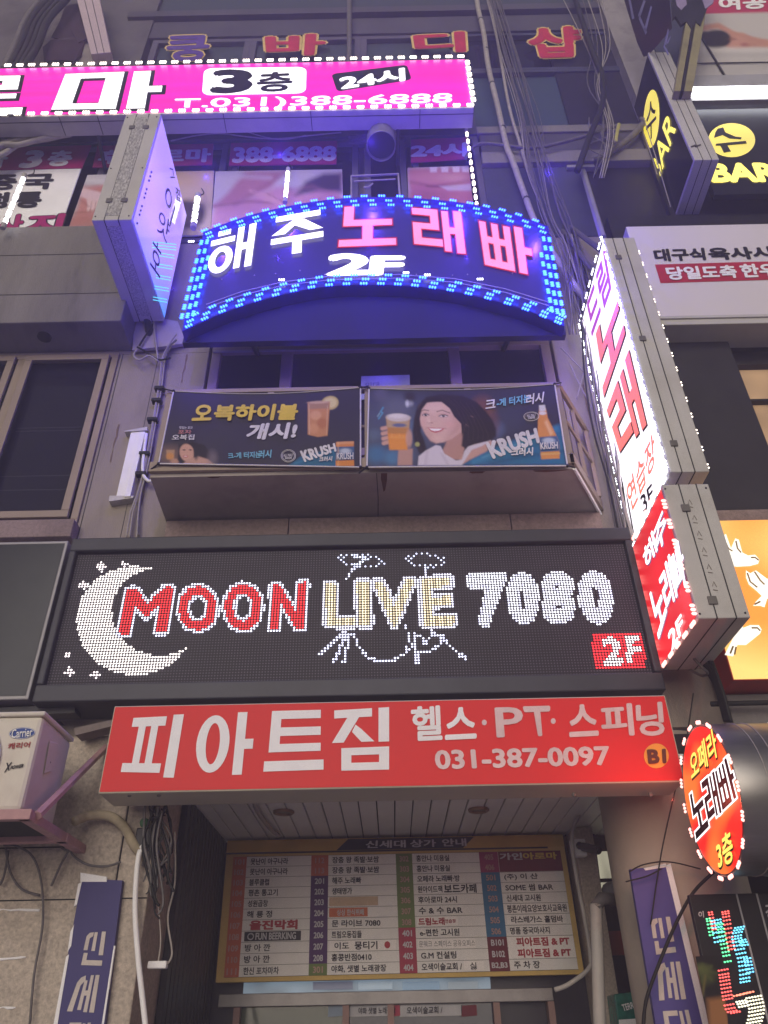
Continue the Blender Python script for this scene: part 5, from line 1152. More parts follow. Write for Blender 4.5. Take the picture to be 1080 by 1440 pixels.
c = MB(); c.slab([P(-100, 1000, -.22), P(105, 990, -.22), P(105, 1002, -.22), P(-100, 1012, -.22)], (0, .1, 0)); c.build('web', m_black, bm_)
# insulated pipe + hose
pi = empty('insulated_pipe', P(150, 1150, -.12), 'taped yellowish refrigerant pipe bending across the left column', 'pipe')
c = MB(); c.tube(smooth([P(105, 1155, -.2), P(122, 1148, -.14), P(150, 1147, -.12), P(172, 1160, -.11), P(190, 1190, -.1), P(205, 1205, -.06)], 8), .024, 10); c.build('pipe', M('pipe_wrap', (.42, .36, .25), .7, var=.2, scale=25, stain=.4), pi, smooth=True)
ho = empty('drain_hose', P(196, 1330, -.1), 'white plastic hose hanging straight down the left column', 'hose')
c = MB(); c.tube(smooth([P(205, 1186, -.11), P(195, 1204, -.12), P(190, 1272, -.12), P(194, 1343, -.12), P(200, 1400, -.12), P(205, 1450, -.12), P(206, 1500, -.12)], 8), .013, 10); c.build('hose', m_white, ho, smooth=True)

# ================================================================== vertical blue banners on the columns
def colbanner(label, q, Y, chars, side, mat, dx):
    t = empty('column_banner', P(*q[3], Y), label, 'banner'); b = MB(); b.slab([P(x, y, Y) for x, y in q], (0, .03, 0)); b.build('sheet', mat, t)
    c = MB(); S_ = Front(Y)
    for ch, qq in chars: glyph(c, S_, ch, qq, .003)
    c.build('lettering', M('cream_vinyl_'+str(len(bpy.data.materials)), (.56, .50, .46), .6), t)
    c = MB()
    for s_ in side: c.slab([P(x, y, Y-.002) for x, y in s_], (0, .012, 0))
    c.build('white_edge', m_white, t); return t
colbanner('faded blue column banner with cream Korean letters and torn white edge, left column', [(115, 1236), (172, 1238), (140, 1500), (66, 1500)], -.10,
    [('신', [(121, 1310), (149, 1310), (143, 1358), (110, 1357)]), ('세', [(110, 1372), (140, 1371), (132, 1424), (94, 1422)]), ('대', [(98, 1438), (128, 1438), (118, 1490), (84, 1490)])],
    [[(113, 1227), (150, 1233), (150, 1240), (113, 1240)], [(110, 1243), (115, 1240), (108, 1272), (104, 1275)], [(99, 1310), (104, 1300), (100, 1330), (95, 1338)], [(93, 1345), (97, 1342), (84, 1420), (72, 1500), (64, 1500)], [(160, 1330), (162, 1330), (146, 1440), (143, 1440)]], m_navy, 0)
colbanner('blue column banner with white Korean letters, round right column', [(886, 1222), (937, 1218), (1003, 1500), (932, 1500)], -.16,
    [('신', [(912, 1291), (942, 1289), (951, 1339), (919, 1343)]), ('세', [(922, 1354), (956, 1352), (965, 1405), (927, 1407)]), ('대', [(932, 1422), (968, 1420), (980, 1472), (940, 1475)])],
    [[(936, 1217), (943, 1214), (1012, 1500), (1002, 1500)], [(905, 1221), (936, 1214), (938, 1219), (908, 1224)]], M('purple_blue_vinyl', (.085, .07, .26), .5, var=.08), 0)

# ================================================================== directory board
db = empty('directory_board', P(560, 1380, 1.45), 'shop directory board listing tenants by floor over the entrance doors', 'directory')
FD = Front(1.45); dq = [(320, 1182), (791, 1173), (822, 1370), (303, 1382)]
dq3 = [P(x, y, 1.45) for x, y in dq]
def D(u, v, off=0.0):
    p = bil(dq3, u, 1-v); return p+Vector((0, -off, 0))
class DS:
    @staticmethod
    def pt(x, y, off=0.0): return D(x, y, off)
DS = DS()
c = MB(); c.slab([D(0, 0), D(1, 0), D(1, 1), D(0, 1)][::-1], (0, .06, 0)); c.build('frame', M('gold_frame', (.55, .38, .11), .5, var=.12), db, bevel=.003)
def rect(mb, u0, v0, u1, v1, off): mb.poly([D(u0, v0, off), D(u1, v0, off), D(u1, v1, off), D(u0, v1, off)])
V0, V1 = .128, .968; U0, U1 = .022, .985
c = MB(); rect(c, .0, .005, 1, .095, .002); c.build('header_band', M('ochre_vinyl', (.50, .33, .07), .5), db)
c = MB(); c.poly([D(.36, .008, .004), D(.735, .008, .004), D(.70, .093, .004), D(.325, .093, .004)]); rect(c, 0, .095, .95, .108, .004); c.build('header_panel', M('header_black', (.02, .018, .03), .5), db)
c = MB(); text(c, DS, '신세대', [(.415, .025), (.53, .025), (.53, .08), (.412, .08)], .03, .006); text(c, DS, '상가', [(.545, .025), (.62, .025), (.62, .08), (.545, .08)], .03, .006); text(c, DS, '안내', [(.64, .022), (.71, .022), (.71, .078), (.64, .078)], .03, .006); c.build('lettering', m_lgrey, db)
c = MB(); rect(c, U0, V0, U1, V1, .003); c.build('name_panel', M('name_panel_grey', (.72, .705, .68), .5, var=.06), db)
c = MB(); RH = (V1-V0)/11
for r_ in range(12): rect(c, U0, V0+r_*RH-.0012, U1, V0+r_*RH+.0012, .0046)
c.build('rule', m_seam, db)
cols_u = [(.022, .062, .235), (.252, .302, .495), (.500, .548, .735), (.745, .800, .985)]
COLR = {'or': (.46, .105, .045), 'pu': (.065, .018, .11), 'gr': (.13, .19, .05), 'cr': (.33, .03, .06), 'mg': (.28, .025, .11), 'bl': (.03, .14, .27), 'ma': (.13, .01, .02)}
nums = [[('or', str(101+i)) for i in range(11)], [('or', '112'), ('or', '113')]+[('pu', str(201+i)) for i in range(8)]+[('gr', '301')], [('gr', str(302+i)) for i in range(7)]+[('cr', str(401+i)) for i in range(4)], [('mg', '405'), ('mg', '406')]+[('bl', str(501+i)) for i in range(6)]+[('ma', 'B101'), ('ma', 'B102'), ('ma', 'B2,B3')]]
strips = {}; numl = MB(); dim = MB()
for ci, col in enumerate(nums):
    u0, u1, _ = cols_u[ci]
    for r_, (k, s) in enumerate(col):
        rect(strips.setdefault((k, ci), MB()), u0, V0+r_*RH, u1, V0+(r_+1)*RH, .0055)
        wn = .026 if len(s) == 3 else (.034 if len(s) == 4 else .042); uc = (u0+u1)/2
        text(numl if k in ('pu', 'cr', 'ma') else dim, DS, s, [(uc-wn/2, V0+(r_+.26)*RH), (uc+wn/2, V0+(r_+.26)*RH), (uc+wn/2, V0+(r_+.78)*RH), (uc-wn/2, V0+(r_+.78)*RH)], .03, .008)
sm_ = {k: M('strip_'+k, COLR[k], .5, var=.06) for k in COLR}
for (k, ci), mb in strips.items(): mb.build('number_strip', sm_[k], db)
numl.build('lettering', m_lgrey, db); dim.build('lettering', M('faded_number', (.42, .26, .22), .6), db)
names = [['못난이 아구나라', '못난이 아구나라', '블루클럽', '평촌 통고기', '성원곱창', '해 룡 정', None, None, '방 아 깐', '방 아 깐', '한신 포차마차'],
 ['장충 왕 족발·보쌈', '장충 왕 족발·보쌈', '해주 노래빠', '생태명가', None, None, '문 라이브 7080', '트림오동집들', None, '홍콩반점0410', '야화, 샛별 노래광장'],
 ['홍안나 미용실', '홍안나 미용실', '오페라 노래빠·방', '원아이드잭', '후아로마 24시', '수 & 수 BAR', None, 'e-편한 고시원', None, 'G.M 컨설팅', '오색이술교회 /'],
 [None, None, '(주) 이 산', 'SOME 썸 BAR', '신세대 고시원', None, None, '명품 중국마사지', None, None, '주 차 장']]
ink, inkp = MB(), MB()
def nm(mb, ci, r_, s, u=None, w_=None, h=.62, bold=.022, off=.006):
    u0 = cols_u[ci][1]+.012 if u is None else u
    wn = w_ or min(len(s)*.0132+.004, .19)
    text(mb, DS, s, [(u0, V0+(r_+.5-h/2)*RH), (u0+wn, V0+(r_+.5-h/2)*RH), (u0+wn, V0+(r_+.5+h/2)*RH), (u0, V0+(r_+.5+h/2)*RH)], bold, off)
for ci, col in enumerate(names):
    for r_, s in enumerate(col):
        if s: nm(ink, ci, r_, s)
nm(ink, 2, 3, '보드카페', .636, .092, .82, .03); nm(ink, 3, 5, '평촌이레요양보호사교육원', .81, .168, .7, .02, .009); nm(ink, 3, 6, '라스베가스 홀덤바', .818, .145, .62, .025, .009); nm(ink, 1, 8, '이도', .322, .04, .6, .02, .009); nm(ink, 1, 8, '뭉티기', .378, .062, .7, .025, .009)
nm(inkp, 2, 8, '문워크 스페이스 공유오피스', .556, .155, .55, .0, .009); nm(ink, 2, 10, '싫', .692, .018, .6, .01, .009)
ink.build('lettering', m_ink, db); inkp.build('lettering', M('grey_ink', (.14, .14, .14), .5), db)
c = MB(); c.build if False else None
rect(c, .308, V0+8*RH+.004, .492, V0+9*RH-.004, .0058); rect(c, .802, V0+5*RH+.003, .984, V0+6*RH-.003, .0058); rect(c, .806, V0+6*RH+.006, .972, V0+7*RH-.006, .0058); rect(c, .552, V0+6*RH+.004, .668, V0+7*RH-.006, .0058); rect(c, .676, V0+10*RH+.006, .73, V0+11*RH-.01, .0058); rect(c, .802, V0+8*RH+.003, .984, V0+10*RH-.003, .0058); rect(c, .553, V0+8*RH+.006, .712, V0+9*RH-.006, .00582)
c.build('white_label', M('label_white', (.80, .77, .74), .5, var=.06), db)
c = MB(); rect(c, .306, V0+4*RH+.005, .445, V0+5*RH-.008, .0058); c.build('beige_label', M('label_beige', (.50, .37, .25), .5), db)
c = MB(); rect(c, .306, V0+5*RH+.006, .415, V0+6*RH-.008, .0058); c.build('orange_label', M('label_orange', (.52, .14, .05), .5), db)
c = MB(); rect(c, .07, V0+7*RH+.006, .228, V0+8*RH-.006, .0058); c.build('black_label', m_ink, db)
c = MB(); rect(c, .801, V0+.001, .985, V0+RH, .0058); rect(c, .801, V0+RH, .985, V0+2*RH-.002, .0057); c.build('maroon_label', M('label_maroon', (.14, .012, .03), .5), db)
c = MB(); nm(c, 3, 0, '가인', .806, .064, .66, .04, .009); nm(c, 0, 7, 'FUN BEERKING', .102, .112, .6, .03, .009); nm(c, 1, 5, '싱싱 한식뷔페', .328, .076, .56, .025, .009); c.tube([D(.088+.008*math.cos(2*math.pi*k/16), V0+7.5*RH+.02*math.sin(2*math.pi*k/16), .008) for k in range(16)], .004, 5, closed=True); c.build('lettering', m_lgrey, db)
c = MB(); nm(c, 3, 0, '아로마', .874, .098, .66, .04, .009); c.build('lettering', M('yellow_print', (.55, .42, .05), .5), db)
c = MB(); nm(c, 0, 6, '울진막회', .084, .132, .8, .05, .006); nm(c, 2, 6, '드림노래', .558, .072, .64, .04, .009); nm(c, 2, 6, '연습장', .632, .03, .34, .02, .009); nm(c, 3, 8, '피아트짐 & PT', .826, .145, .72, .045, .009); nm(c, 3, 9, '피아트짐 & PT', .826, .145, .72, .045, .009)
ellx = [D(.468+.008*math.cos(2*math.pi*k/18), V0+8.5*RH+.024*math.sin(2*math.pi*k/18), .009) for k in range(18)]; c.poly(ellx); c.build('lettering', M('crimson_print', (.38, .03, .04), .5), db)

# ================================================================== entrance doors under the board
ed = empty('entrance_door', (0, 1.55, .13), 'steel framed glass entrance doors lit from inside, under the directory board', 'door')
c = MB(); zt1 = P(560, 1393, 1.5).z; zt2 = P(560, 1412, 1.5).z
c.box(-1.1, 1.5, zt2, 1.0, 1.58, zt1); c.build('transom', M('transom_steel', (.20, .19, .19), .42, .5, var=.3, scale=5), ed, bevel=.004)
for x in (-.98, -.3, -.02, .64, .98):
    c = MB(); c.box(x-.02, 1.5, .13, x+.02, 1.58, zt2-.001); c.build('stile', M('stile_red_brown', (.26, .16, .14), .5) if x == -.98 else bpy.data.materials['stile_red_brown'], ed)
e_lob = E('lobby_light', (.45, .62, .78), .22, var=.5, vscale=(4, 1, 6), base=(.1, .12, .14))
for x0, x1 in ((-.96, -.32), (-.28, -.04), (0, .62)):
    c = MB(); c.poly([(x0, 1.56, .14), (x1, 1.56, .14), (x1, 1.56, zt2), (x0, 1.56, zt2)]); c.build('pane', m_glass if x0 > -.5 else GLASS('green_glass', (.05, .07, .045)), ed)
c = MB(); c.poly([(-.96, 1.57, zt1), (.62, 1.57, zt1), (.62, 1.57, zt1+.12), (-.96, 1.57, zt1+.12)]); c.build('transom_pane', e_lob, ed)
F15 = Front(1.545)
for i, (x0, x1, col) in enumerate(((492, 560, (.40, .40, .42)), (563, 648, (.40, .40, .42)), (552, 562, (.33, .03, .06)), (650, 670, (.13, .01, .02)), (462, 490, (.2, .26, .34)))):
    c = MB(); polyp(c, F15, [(x0, 1414), (x1, 1413), (x1+1, 1428), (x0-1, 1430)], .006+.0004*i); c.build('board_reflection', M('board_reflection_%d' % i, col, .5), ed)  # directory reflected in the glass, drawn as flat colour strips
c = MB(); text(c, F15, '야화 샛별 노래광장', [(504, 1417), (556, 1416), (556, 1425), (504, 1426)], .02, .010); text(c, F15, '오색이술교회 /', [(572, 1416), (622, 1415), (622, 1425), (572, 1426)], .02, .010); c.build('lettering', m_ink, ed)  # reflected directory names, drawn as flat lettering
F16 = Front(1.565)
for i, (x0, x1, col) in enumerate(((504, 552, (.30, .40, .50)), (566, 618, (.16, .27, .40)), (630, 672, (.22, .28, .34)), (440, 496, (.10, .12, .2)))):
    c = MB(); polyp(c, F16, [(x0, 1381), (x1, 1380), (x1, 1391), (x0, 1392)], .01+.0004*i); c.build('notice', E('notice_%d' % i, col, .35, base=col), ed)
# left of the board: black shutter panels, pillar right
sh = empty('roller_shutter', (-1.25, 1.0, .13), 'dark ribbed shutter panels left of the entrance', 'shutter')
c = MB()
for k in range(14): c.box(-1.185+.0, .35+k*.085, .14, -1.15, .42+k*.085, 2.77)
c.build('slats', M('shutter_black', (.02, .018, .022), .4, var=.3), sh, bevel=.004)
pr = empty('door_pillar', P(840, 1400, 1.2), 'narrow beige stone pillar right of the directory board', 'pillar')
c = MB(); c.box(1.235, 1.3, .13, 1.36, 1.6, 2.77); c.build('shaft', m_granite, pr, bevel=.006)
# lit interior seen right of the pillar
li = empty('side_window', (1.5, 1.55, 2.0), 'lit side window with vent hood between the pillar and round column', 'window')
c = MB(); c.poly([P(x, y, 1.58) for x, y in ((828, 1198), (880, 1196), (884, 1262), (836, 1264))]); c.build('pane', E('side_window_light', (.62, .58, .42), .55, var=.35, vscale=(9, 1, 3), base=(.2, .2, .15)), li)
c = MB(); c.slab([P(x, y, 1.56) for x, y in ((822, 1172), (836, 1172), (848, 1268), (836, 1268))], (0, .02, 0)); c.slab([P(x, y, 1.56) for x, y in ((830, 1236), (885, 1234), (885, 1239), (830, 1241))], (0, .02, 0)); c.build('frame', m_black, li)
c = MB(); p_ = P(862, 1252, 1.4); c.ball(p_, .06, 14, 1.25, .8, .9); c.build('vent_hood', M('vent_grey', (.25, .26, .27), .5), li, smooth=True)
op = empty('orange_panel', P(860, 1340, 1.5), 'dull orange red panel low between the pillar and round column', 'panel')
c = MB(); c.slab([P(x, y, 1.55) for x, y in ((842, 1310), (890, 1308), (900, 1342), (846, 1344))], (0, .03, 0)); c.build('sheet', M('orange_red_board', (.30, .05, .025), .5), op, bevel=.004)
cr_ = empty('drink_pack', P(880, 1420, 1.2), 'green shrink wrapped drink pack low behind the round column', 'pack')
c = MB(); c.slab([P(x, y, 1.1) for x, y in ((864, 1398), (896, 1394), (906, 1460), (872, 1462))], (0, .2, 0)); c.build('wrap', M('green_film', (.01, .17, .12), .2, var=.5, scale=14, bump=.6, fine=25), cr_, bevel=.008)
c = MB(); text(c, Front(1.1), 'TERRA', [(874, 1413), (894, 1408), (896, 1416), (877, 1422)], .03, .004); c.build('lettering', m_white, cr_)
c = MB(); polyp(c, Front(1.1), [(870, 1434), (899, 1432), (903, 1460), (872, 1462)], .003); c.build('label', m_white, cr_)

# downlights, globe lamp
m_brass = M('dull_brass', (.30, .20, .13), .4, .4)
for (px, py), lab in (((399, 1142), 'dull downlight in the slatted soffit, left one'), ((673, 1139), 'dull downlight in the slatted soffit, right one')):
    p = PZ(px, py, 2.77); t = empty('downlight', p, lab, 'lamp'); c = MB(); c.tube([p+Vector((.055*math.cos(2*math.pi*k/24), .055*math.sin(2*math.pi*k/24), 0)) for k in range(24)], .012, 6, closed=True); c.build('ring', m_brass, t)
    c = MB(); c.cyl(p+Vector((0, 0, .006)), p+Vector((0, 0, .001)), .05, 20); c.build('lens', M('downlight_lens', (.2, .17, .14), .3), t)
p = P(535, 1112, -.1); t = empty('globe_lamp', p, 'unlit white globe lamp tucked under the gym sign', 'lamp')
c = MB(); c.ball(p, .055, 18, sz=.8); c.build('globe', M('opal_glass', (.72, .68, .58), .3), t, smooth=True); c = MB(); c.cyl(p+Vector((0, 0, .03)), p+Vector((0, 0, .1)), .03, 14); c.build('lamp_base', m_cable, t)
# cctv camera
p = P(815, 1192, 1.1); cc = empty('security_camera', p, 'small black security camera on a white junction box above the side window', 'camera')
c = MB(); c.box(p.x-.05, p.y, p.z-.05, p.x+.045, p.y+.06, p.z+.055); c.build('junction_box', m_white, cc, bevel=.008)
c = MB(); c.ball(p+Vector((0, -.01, .01)), .024, 12); c.tube([p+Vector((0, -.01, .01)), p+Vector((.025, -.05, -.0))], .012, 8); c.build('ball_joint', m_black, cc, smooth=True)
c = MB(); c.tube([p+Vector((.012, -.03, .0)), p+Vector((.085, -.14, -.045))], .026, 14); c.build('camera_body', m_black, cc, bevel=.004); c = MB(); c.cyl(p+Vector((.0855, -.141, -.0455)), p+Vector((.09, -.147, -.048)), .018, 14); c.build('lens', m_dark, cc)
# pipes right of the board
for lab, pts, r_, Y in (('beige conduit bending from the soffit down beside the directory board', [(830, 1112), (822, 1130), (806, 1165), (806, 1200), (812, 1240), (822, 1290), (830, 1340), (828, 1362), (800, 1384), (780, 1392)], .013, 1.0), ('thick white painted pipe standing beside the round column', [(838, 1272), (840, 1330), (842, 1400), (845, 1480)], .034, .6)):
    t = empty('pipe', P(*pts[-1], Y), lab, 'pipe'); c = MB(); c.tube(smooth([P(x, y, Y) for x, y in pts], 6), r_, 10); c.build('tube', M('pipe_paint_%d' % int(r_*1000), (.46, .43, .40), .5, var=.1, stain=.4, sscale=5), t, smooth=True)
    if r_ > .03: c = MB(); c.tube([P(838, 1276, Y), P(846, 1264, Y), P(880, 1266, Y+.2)], .036, 10); c.build('elbow', m_cable, t, smooth=True)
t = empty('pipe', P(385, 1165, .6), 'pale cable conduit crossing the soffit left of centre', 'pipe'); c = MB(); c.tube(smooth([PZ(355, 1118, 2.75), PZ(362, 1140, 2.75), PZ(380, 1165, 2.75), PZ(392, 1175, 2.75)]), .014, 8); c.build('tube', m_cable_w, t, smooth=True)
# hanging socket
so = empty('hanging_socket', P(222, 1357, -.1), 'white plug socket dangling on a thin cord at the left', 'socket')
c = MB(); p = P(222, 1357, .0); c.box(p.x-.045, p.y-.02, p.z-.016, p.x+.045, p.y+.02, p.z+.016); c.build('body', m_white, so, bevel=.006); c = MB(); c.tube(smooth([p+Vector((0, 0, .016)), P(226, 1320, 0), P(222, 1270, 0), P(216, 1240, -.05)]), .004, 5); c.tube(smooth([p+Vector((.04, 0, 0)), P(242, 1340, 0), P(236, 1290, 0), P(246, 1240, 0), P(246, 1170, 0)]), .005, 5); c.build('cord', m_cable_w, so)
# black LED billboard, lower right
lb_ = empty('led_sign', P(1030, 1440, -.5), 'black panel at lower right with blurred multicolour LED letters and a palm print', 'sign')
YL2 = -.45; p0 = P(962, 1258, YL2); zz = p0.z
c = MB(); c.box(p0.x+.02, YL2, .3, p0.x+2.6, YL2+.03, zz); c.build('panel', M('led_black', (.014, .012, .014), .35, var=.3), lb_, bevel=.004)
c = MB()
for px in (1030, 1058): 
    q = P(px, 1235, YL2); c.box(q.x-.004, YL2-.0025, .3, q.x+.004, YL2-.0005, zz-.002)
c.build('seam', m_alu_grey, lb_)
c = MB(); text(c, Front(YL2), '이', [(982, 1282), (989, 1281), (990, 1290), (983, 1291)], .02, .004); text(c, Front(YL2), '강', [(1076, 1272), (1090, 1270), (1092, 1290), (1078, 1292)], .03, .004); c.build('lettering', m_lgrey, lb_)
FL2 = Front(YL2)
runs = [((.05, .85, .30), [(996, 1292), (1001, 1318)], 2), ((1, .06, .05), [(999, 1283), (1005, 1310)], 2), ((.1, .75, 1), [(1007, 1294), (1012, 1328)], 4), ((.05, .85, .30), [(1012, 1300), (1024, 1355)], 3), ((1, .08, .06), [(1020, 1282), (1030, 1342)], 3), ((.1, .7, 1), [(1040, 1304), (1036, 1320), (1045, 1352), (1048, 1384)], 4), ((.1, .75, 1), [(1044, 1322), (1048, 1330)], 3), ((.1, .6, 1), [(1051, 1348), (1056, 1372)], 3), ((1, .06, .05), [(1017, 1364), (1026, 1416), (1036, 1424)], 4), ((1, .2, .1), [(1036, 1400), (1060, 1394)], 3), ((1, .95, .7), [(1042, 1408), (1046, 1416)], 4), ((1, .95, .65), [(1060, 1402), (1064, 1420), (1060, 1440), (1054, 1450)], 6)]
acc = {}
for col, pts, wd in runs:
    pv = smooth([Vector((x, y, 0)) for x, y in pts], 12)
    tot = sum((b-a).length for a, b in zip(pv[:-1], pv[1:])); step = 4.0; d = 0; i = 0; last = -9; run = 0
    for a, b in zip(pv[:-1], pv[1:]):
        run += (b-a).length
        if run-last >= step:
            last = run
            for k in range(wd):
                ox = (k-(wd-1)/2)*4.0
                acc.setdefault(col, MB()).ball(FL2.pt(a.x+ox, a.y-ox*.18, .003), .0045, 6, 1.2, .5, .8)
for col, mb in acc.items(): mb.build('led_letter', E('led_%d_%d' % (col[0]*100, col[1]*100), col, 2.2, sample=False), lb_, kind='stuff')
def paint_palm(p):
    p.pol([(995, 1405), (1020, 1402), (1030, 1460), (998, 1460)], (.28, .13, .05), 1, 9); p.ell(992, 1372, 14, 12, (.05, .06, .02), .95, 12); p.ell(986, 1362, 10, 6, (.10, .12, .04), .9, 9); p.lin([(992, 1372), (988, 1400)], 3, (.14, .12, .04), .9, 3)
    for a in range(7): p.lin([(991, 1366), (991+16*math.cos(a*.9), 1368+13*math.sin(a*.9))], 2, (.08, .10, .03), .8, 5)
printed('printed_sheet', FL2, [(978, 1345), (1014, 1343), (1026, 1460), (1000, 1460)], 24, 60, paint_palm, m_skinprint, lb_, off=.003, bgc=(.016, .014, .014))

# ================================================================== torn sign, dark things at top left
tl = empty('torn_sign', P(90, 60, -.3), 'shredded dark maroon sign film hanging beside cables at top left', 'sign')
c = MB()
for pts in ([(72, 52), (84, 30), (92, 8), (112, 4), (118, 40), (120, 52), (108, 56), (90, 56)], [(60, 66), (72, 56), (104, 52), (120, 56), (114, 78), (104, 86), (80, 84), (62, 86)], [(100, 40), (116, 20), (122, 54), (110, 60)]):
    c.slab([P(x, y, -.30+random.uniform(-.02, .02)) for x, y in pts], (0, .01, 0))
c.build('film', M('maroon_film', (.035, .015, .03), .5, var=.5, scale=8), tl)
c = MB(); c.slab([P(x, y, -.27) for x, y in ((40, 96), (82, 20), (128, 6), (136, 96))], (0, .05, 0)); c.build('back_plate', M('peeled_plate', (.26, .23, .22), .8, var=.4, scale=5, stain=.6), tl)
tp_ = empty('projecting_sign', P(140, 40, -1.0), 'pinkish white casing of a projecting sign cut off at the top left edge', 'sign')
c = MB(); Yt = -.45; c.slab([P(128, 76, Yt), P(156, 73, Yt), P(132, -40, Yt), P(98, -40, Yt)], (0, .12, 0)); c.build('casing', M('pinkish_casing', (.50, .40, .44), .5, var=.06), tp_, bevel=.006)
c = MB()
for f0 in (.33, .66):
    a, b = P(*lerp((128, 76), (156, 73), f0), Yt-.001), P(*lerp((98, -40), (132, -40), f0), Yt-.001); c.tube([a, b], .004, 5)
c.build('seam', m_seam, tp_)

# ================================================================== cables
def cable(label, pts, Y, r, mat, group=None, n=6, name='cable', cat='cable', jit=0.0):
    P3 = []
    for q in pts:
        yy = q[2] if len(q) > 2 else Y
        P3.append(P(q[0]+random.uniform(-jit, jit), q[1]+random.uniform(-jit, jit)*.5, yy))
    mb = MB(); mb.tube(smooth(P3, 6), r, n); o = mb.build(name, mat, None, smooth=True); tag(o, label, cat, group); return o
o = cable('thick pale taped cable winding down past the end of the magenta sign', [(668, -30), (672, 10), (680, 45), (687, 95), (700, 150), (712, 204), (720, 224), (732, 258), (752, 312), (770, 350)], -.12, .028, m_cable_w, n=9)
c = MB()
for x, y in ((676, 28), (684, 70), (692, 118), (707, 180), (740, 280)):
    pp = P(x, y, -.12); c.tube([pp+Vector((0, 0, -.012)), pp+Vector((0, 0, .012))], .030, 9)
cn = c.build('tape_band', m_cable_b, None); cn.parent = o; cn.location = Vector(cn.location)-Vector(o.location)
cable('pale cable beside the thick taped one, right of the magenta sign', [(684, -20), (700, 60), (716, 150), (732, 205), (742, 240)], -.10, .016, m_cable_w, n=8)
base = [(688, -20), (712, 70), (736, 160), (752, 235), (772, 300), (792, 350)]
for k in range(15):
    s = random.uniform(-14, 30); r_ = random.uniform(.003, .0065)
    pts = [(x+s*(.35+.65*i/5)+random.uniform(-5, 5), y) for i, (x, y) in enumerate(base)]
    pts += [(pts[-1][0]+random.uniform(0, 20), 400), (pts[-1][0]+random.uniform(10, 30), 470)]
    cable('thin grey cable in the loose bundle falling past the right end of the arch', pts, -.1-random.uniform(0, .12), r_, random.choice([m_cable_w, m_cable, m_cable]), 'cables falling past the arch sign', 5)
base = [(800, 330), (822, 420), (838, 520), (850, 600), (866, 690), (880, 760)]
for k in range(18):
    s = random.uniform(-14, 22)
    pts = [(x+s*(1-.5*abs(i-2.5)/2.5)+random.uniform(-6, 6), y) for i, (x, y) in enumerate(base)]
    cable('thin cable in the tangled bundle beside the tall white sign', pts, -.05-random.uniform(0, .1), random.uniform(.004, .009), random.choice([m_cable, m_cable, m_cable_w, m_cable_b]), 'cables beside the tall white sign', 5)
cable('grey pipe curving from the arch sign to the tall white sign', [(770, 345), (790, 375), (806, 400), (826, 425), (840, 470)], -.12, .03, m_cable_w, n=9, name='pipe', cat='pipe')
for a, b, m_ in (((800, 510), (845, 590), m_cable_w), ((830, 460), (812, 560), m_cable), ((790, 490), (838, 545), m_cable_w)):
    cable('thin slack wire across the wall right of the balcony', [a, lerp(a, b, .5) if True else a, b], -.06, .005, m_cable_w, 'slack wires right of the balcony', 5, jit=3)
cable('long horizontal cable from the warm LED string to the bar sign', [(655, 222), (668, 205), (690, 202), (740, 208), (770, 205), (820, 192), (870, 176)], -.12, .018, m_cable, n=7)
cable('thick drooping cable below the bar sign', [(838, 226), (862, 212), (890, 190), (905, 172), (900, 168)], -.1, .03, m_cable, n=8)
cable('black cable sweeping down beside the pale pier', [(800, -30), (822, 40), (836, 80), (848, 110), (846, 150), (830, 190), (812, 240)], -.2, .03, m_cable_b, n=8)
for k in range(7):
    cable('faint wire hanging in front of the dark panels left of the bar sign', [(790+k*9+random.uniform(-8, 8), -20), (822+k*6, 60), (836+random.uniform(-12, 12), 118), (838+random.uniform(-14, 30), 180), (836+random.uniform(-6, 20), 250)], -.15-.01*k, .005, random.choice([m_cable, m_cable_w]), 'wires left of the bar sign', 5)
for k in range(5):
    cable('short curly wire end knotted left of the bar sign', [(838+random.uniform(-20, 30), 170+random.uniform(-20, 20)), (850+random.uniform(-20, 20), 190+random.uniform(-8, 8)), (835+random.uniform(-20, 30), 205), (842+random.uniform(-10, 20), 222)], -.17, .006, m_cable, 'knotted wires left of the bar sign', 5)
cable('yellow tagged strap hanging left of the bar sign', [(870, 175), (867, 190), (866, 200)], -.2, .018, M('yellow_strap', (.4, .38, .1), .6), n=6, name='strap', cat='strap')
# struts and wires right of the arch
st = empty('steel_strut', P(830, 250, -.1), 'slender steel strut bracing the tall white sign to the wall', 'strut')
c = MB(); c.tube([P(820, 241, -.06), P(848, 335, -.5)], .028, 6); c.box(P(820, 241, 0).x-.16, -.05, P(820, 241, 0).z-.01, P(820, 241, 0).x+.1, -.001, P(820, 241, 0).z+.03); c.build('bar', m_alu_grey, st)
